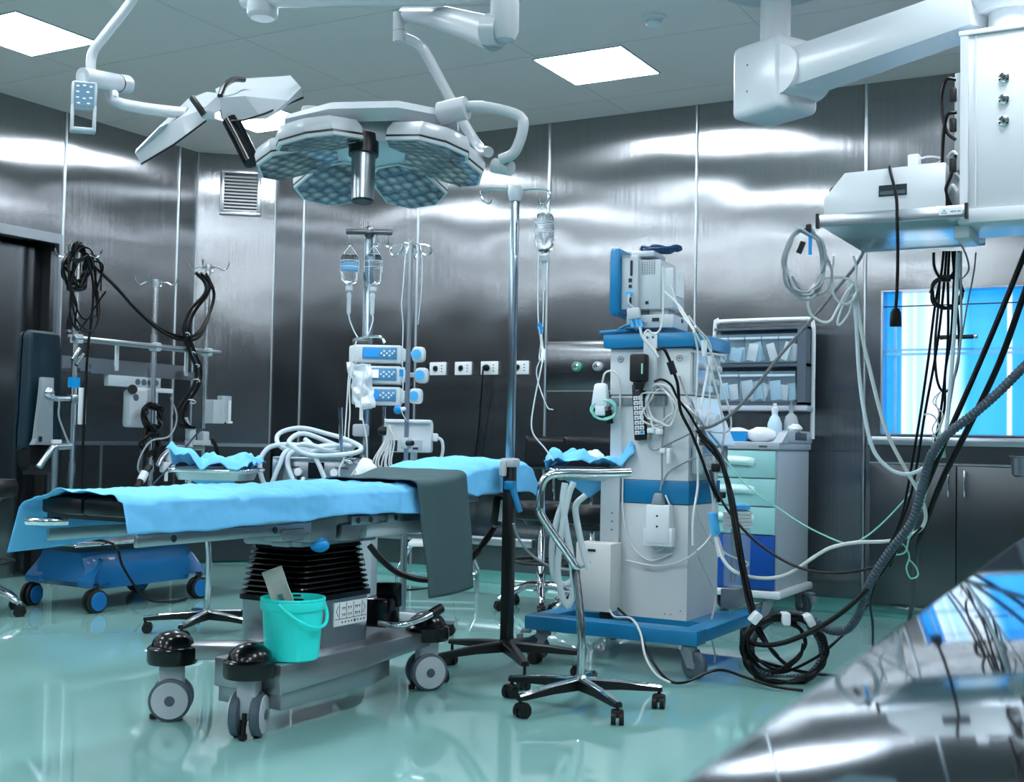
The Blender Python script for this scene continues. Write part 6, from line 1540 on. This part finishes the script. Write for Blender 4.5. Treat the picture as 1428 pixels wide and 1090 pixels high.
run('black cable looping right from the machine under the white cable', [(990, 655), (1003, 692), (1033, 734), (1070, 767), (1114, 791), (1165, 799), (1217, 791), (1250, 772), (1285, 735)], (5.65, 5.25), .0065, CABK, name='power_cable')
run('black cable slanting from the hose sweep to the floor under the steel table', [(1210, 842), (1195, 865), (1170, 890), (1140, 915), (1100, 935), (1075, 938)], (5.5, 5.4), .007, CABK, name='power_cable')
run('thin black cable dropping to the floor right of the coil', [(1225, 800), (1214, 840), (1217, 870), (1217, 905)], (5.5, 5.9), .006, CABK, name='power_cable')
run('black cable running over the floor from the coil towards the steel table', [(1055, 920), (1090, 930), (1130, 938), (1165, 942), (1200, 944)], [5.4, 5.42, 5.45, 5.5, 5.52], .008, CABK, name='power_cable')
run('mint green thin wire sagging between the cart and the hose sweep', [(1010, 640), (1044, 679), (1085, 708), (1125, 734), (1173, 756), (1190, 757), (1217, 741), (1254, 705), (1283, 668), (1301, 630), (1313, 590)], (5.65, 5.2), .0036, CABG, name='thin_lead', cat='lead')
run('mint green wire winding along the corrugated hose', [(1316, 600), (1306, 640), (1294, 680), (1284, 712), (1268, 750), (1262, 770), (1246, 772), (1258, 758), (1268, 775), (1264, 792), (1270, 806), (1280, 802), (1277, 790), (1268, 780)], (5.15, 5.3), .0036, CABG, name='thin_lead', cat='lead')

# leads down the side of the machine
W = [('white lead falling straight from the machine top past the flow panel', [(967, 462), (973, 490), (972, 524), (970, 572), (968, 610)]),
     ('white lead with thick sleeve running down the full corner of the machine', [(925, 405), (950, 430), (975, 475), (986, 500), (986, 520), (980, 553), (975, 590), (973, 634), (973, 678), (967, 718), (966, 760)]),
     ('white lead bowed out furthest right beside the bin rack', [(960, 440), (985, 478), (1000, 513), (1008, 542), (1017, 572), (1019, 596), (1008, 603), (985, 600)]),
     ('white lead from the cable knot down past the blue band', [(975, 600), (991, 621), (997, 656), (997, 689), (995, 715)]),
     ('pale lead slanting across the control slope', [(947, 524), (958, 553), (973, 581), (986, 599), (1008, 627), (1017, 650)]),
     ('white lead from the left rail slanting to the cable knot', [(900, 529), (923, 544), (947, 559), (964, 572), (975, 590)]),
     ('grey lead looping low from the keypad to the cable knot', [(905, 595), (904, 618), (914, 627), (938, 616), (964, 603), (980, 592)]),
     ('grey lead rising from the grey plug to the right corner', [(922, 678), (931, 660), (947, 649), (973, 637), (1004, 632)]),
     ('grey lead hanging straight from the mounting plate to the grey plug', [(926, 553), (926, 590), (923, 630), (923, 669), (921, 684)]),
     ('grey lead looping below the white gas box', [(928, 690), (936, 711), (938, 735), (930, 757), (917, 768), (910, 762)]),
     ('white lead looped low across the lower cabinet', [(872, 781), (912, 789), (947, 784), (974, 766), (991, 744), (994, 700), (985, 650)]),
     ('white lead swinging right from the lower cabinet corner', [(969, 700), (975, 722), (991, 753), (1015, 773), (1042, 784), (1040, 790)]),
     ('white lead snaking from the machine corner down to the castor', [(966, 755), (980, 790), (998, 832), (990, 876), (997, 915), (988, 945), (960, 953), (925, 951)]),
     ('white lead from the monitor back bending past the top shelf', [(935, 398), (948, 432), (968, 462), (985, 500), (990, 545), (985, 600)]),
     ('white lead bowed near the bin rack, inner one', [(970, 455), (990, 480), (993, 520), (1003, 560), (1010, 600), (1003, 640)])]
for i, (l, px) in enumerate(W):
    ds = []
    for (x, y) in px:                                      # stay just clear of the machine faces
        front = at_y(x, y, 5.475 if y > 470 else 5.44); dF = (front-EYE).dot(FWD)
        sx = at_x(x, y, -2.035); dX = (sx-EYE).dot(FWD)
        ds.append(min(dF, 5.95) if front.x < -2.10 else max(5.55, min(dX, 5.85)))
    run(l, px, ds, .0058 if i in (1, 3, 14) else .0048, CABW if 'white' in l else TUBEG, name='machine_lead', cat='lead')
b = B().cyl(at(982, 474, 5.55), at(982, 496, 5.55), .014, .011)
tag(b.build('cable_sleeve', WHITE), 'white thick sleeve on the lead at the blue machine top', 'sleeve')
run('black lead from the power adapter down to the right cable bundle', [(915, 488), (925, 486), (933, 500), (938, 515), (945, 535), (949, 572), (964, 603), (978, 638), (991, 674), (1003, 700)], 5.60, .0075, CABK, name='power_cable')
tag(B().cyl(at(934, 504, 5.60), at(940, 521, 5.60), .017, n=16).build('ferrite_sleeve', RUBBER), 'black ferrite lump on the adapter lead', 'ferrite')
run('black lead from under the adapter to the cable knot', [(912, 532), (923, 529), (936, 537), (945, 555), (960, 575), (973, 597), (985, 612)], 5.62, .006, CABK, name='power_cable')
run('white monitor lead hanging in front of the swivel base', [(924, 372), (925, 400), (924, 440), (921, 458), (912, 466), (903, 460), (898, 470), (906, 480), (915, 490)], 5.42, .0045, CABW, name='machine_lead', cat='lead')
run('blue and white plug leads falling over the blue top', [(892, 455), (896, 470), (908, 484), (918, 498)], 5.42, .006, CABW, name='machine_lead', cat='lead')
tag(B().box(at(1004, 690, 5.72), (.05, .03, .03), bevel=.006).build('plug', RUBBER), 'lower black plug on the right flank of the white machine', 'plug')
tag(B().box(at(998, 652, 5.75), (.04, .03, .04), bevel=.008).build('plug', RUBBER), 'upper black plug on the right flank of the white machine', 'plug')
# power cables below the machine
run('black power cable from the white wall box along the floor to the coil', [(862, 848), (880, 866), (896, 893), (912, 925), (932, 948), (955, 951), (985, 938), (1008, 934), (1040, 944), (1080, 957), (1120, 962)], [5.75, 5.65, 5.5, 5.35, 5.27, 5.25, 5.33, 5.36, 5.30, 5.22, 5.2], .0065, CABK, name='power_cable')
run('white cable from the white wall box curving down to the floor', [(850, 850), (858, 860), (880, 862), (893, 882), (900, 915), (915, 940), (935, 952)], [5.75, 5.72, 5.6, 5.5, 5.4, 5.3, 5.25], .0055, CABW, name='power_cable')
# breathing hose loops under the front tray
WH = mat('frosted_hose', '#d3e1e6', .35, alpha=.75)
for l, px, d in (('frosted breathing hose hanging in a long loop under the tray', [(800, 672), (793, 690), (785, 730), (778, 785), (781, 820), (791, 845), (799, 825), (797, 780), (790, 740), (785, 700), (788, 672)], 5.35),
                 ('frosted breathing hose looping right under the tray', [(817, 690), (803, 705), (806, 735), (814, 770), (822, 795)], 5.4),
                 ('frosted breathing hose looping left under the tray', [(790, 690), (778, 720), (770, 760), (772, 800), (785, 815), (800, 808), (806, 795)], 5.38)):
    run(l, px, d, .0145, WH, name='breathing_hose', cat='hose', n=10, ridge=.05, pitch=.012)
run('grey thin hose swinging from the tall pole to the white wall box', [(716, 730), (722, 748), (736, 768), (760, 786), (790, 794), (812, 790), (823, 784)], (5.38, 5.6), .006, TUBEG, name='gas_hose', cat='hose')
# under the operating table
run('thick black hose sagging under the operating table', [(515, 760), (530, 778), (555, 798), (590, 808), (625, 803), (660, 775), (690, 735)], (6.0, 5.9), .016, CABK, name='gas_hose', cat='hose', n=10)
hc2 = thing('hand_control', 'black hand control hanging under the table head next to the tall pole', 'hand control', at(694, 735, 5.7))
B().box(at(694, 712, 5.7), (.05, .035, .14), Matrix.Rotation(.12, 3, 'Y'), bevel=.012).build('body', DARK, hc2)
B().box(at(699, 712, 5.675), (.02, .004, .10), Matrix.Rotation(.12, 3, 'Y')).build('key_label', PAPER, hc2)
b = B().tube([at(692, 735, 5.7), at(684, 750, 5.7), at(668, 770, 5.7)], .004, 6)
p0, p1 = at(668, 768, 5.7), at(642, 792, 5.8); ax_ = (p1-p0); o1 = ax_.orthogonal().normalized(); o2 = ax_.normalized().cross(o1)
b.tube([p0+ax_*(i/150)+(o1*math.cos(i*.75)+o2*math.sin(i*.75))*.013 for i in range(150)], .0035, 5, 0)
tag(b.build('coiled_cord_cable', CABK), 'black coiled cord hanging from the hand control', 'cord')
run('thin black cable lying on the floor behind the operating table', [(545, 822), (575, 822), (605, 818), (640, 812)], [7.4, 7.4, 7.6, 7.9], .006, CABK, name='power_cable')
run('white thin wires tangled beside the black bellows', [(502, 770), (508, 785), (500, 797), (509, 806), (505, 816), (499, 812)], 5.2, .0035, CABW, name='thin_lead', cat='lead')
# ------------------------------------------------------------------ camera and view
cd = bpy.data.cameras.new('camera'); cam = bpy.data.objects.new('camera', cd); COL.objects.link(cam)
cd.sensor_fit = 'HORIZONTAL'; cd.sensor_width = 36; cd.lens = F_PX*36/1428; cd.clip_start = .02
M = Matrix((RIGHT, UP, -FWD)).transposed().to_4x4(); M.translation = EYE
cam.matrix_world = M
cd.dof.use_dof = True; cd.dof.focus_distance = 5.4; cd.dof.aperture_fstop = 9
sc = bpy.context.scene; sc.camera = cam
w = bpy.data.worlds.new('world'); sc.world = w; w.use_nodes = True
w.node_tree.nodes['Background'].inputs['Color'].default_value = (.02, .025, .03, 1)
sc.view_settings.view_transform = 'Standard'; sc.view_settings.look = 'None'
sc.view_settings.gamma = 1; sc.view_settings.use_curve_mapping = False
sc.view_settings.exposure = EXPO
for o in bpy.data.objects:
    if 'wl' in o: del o['wl']
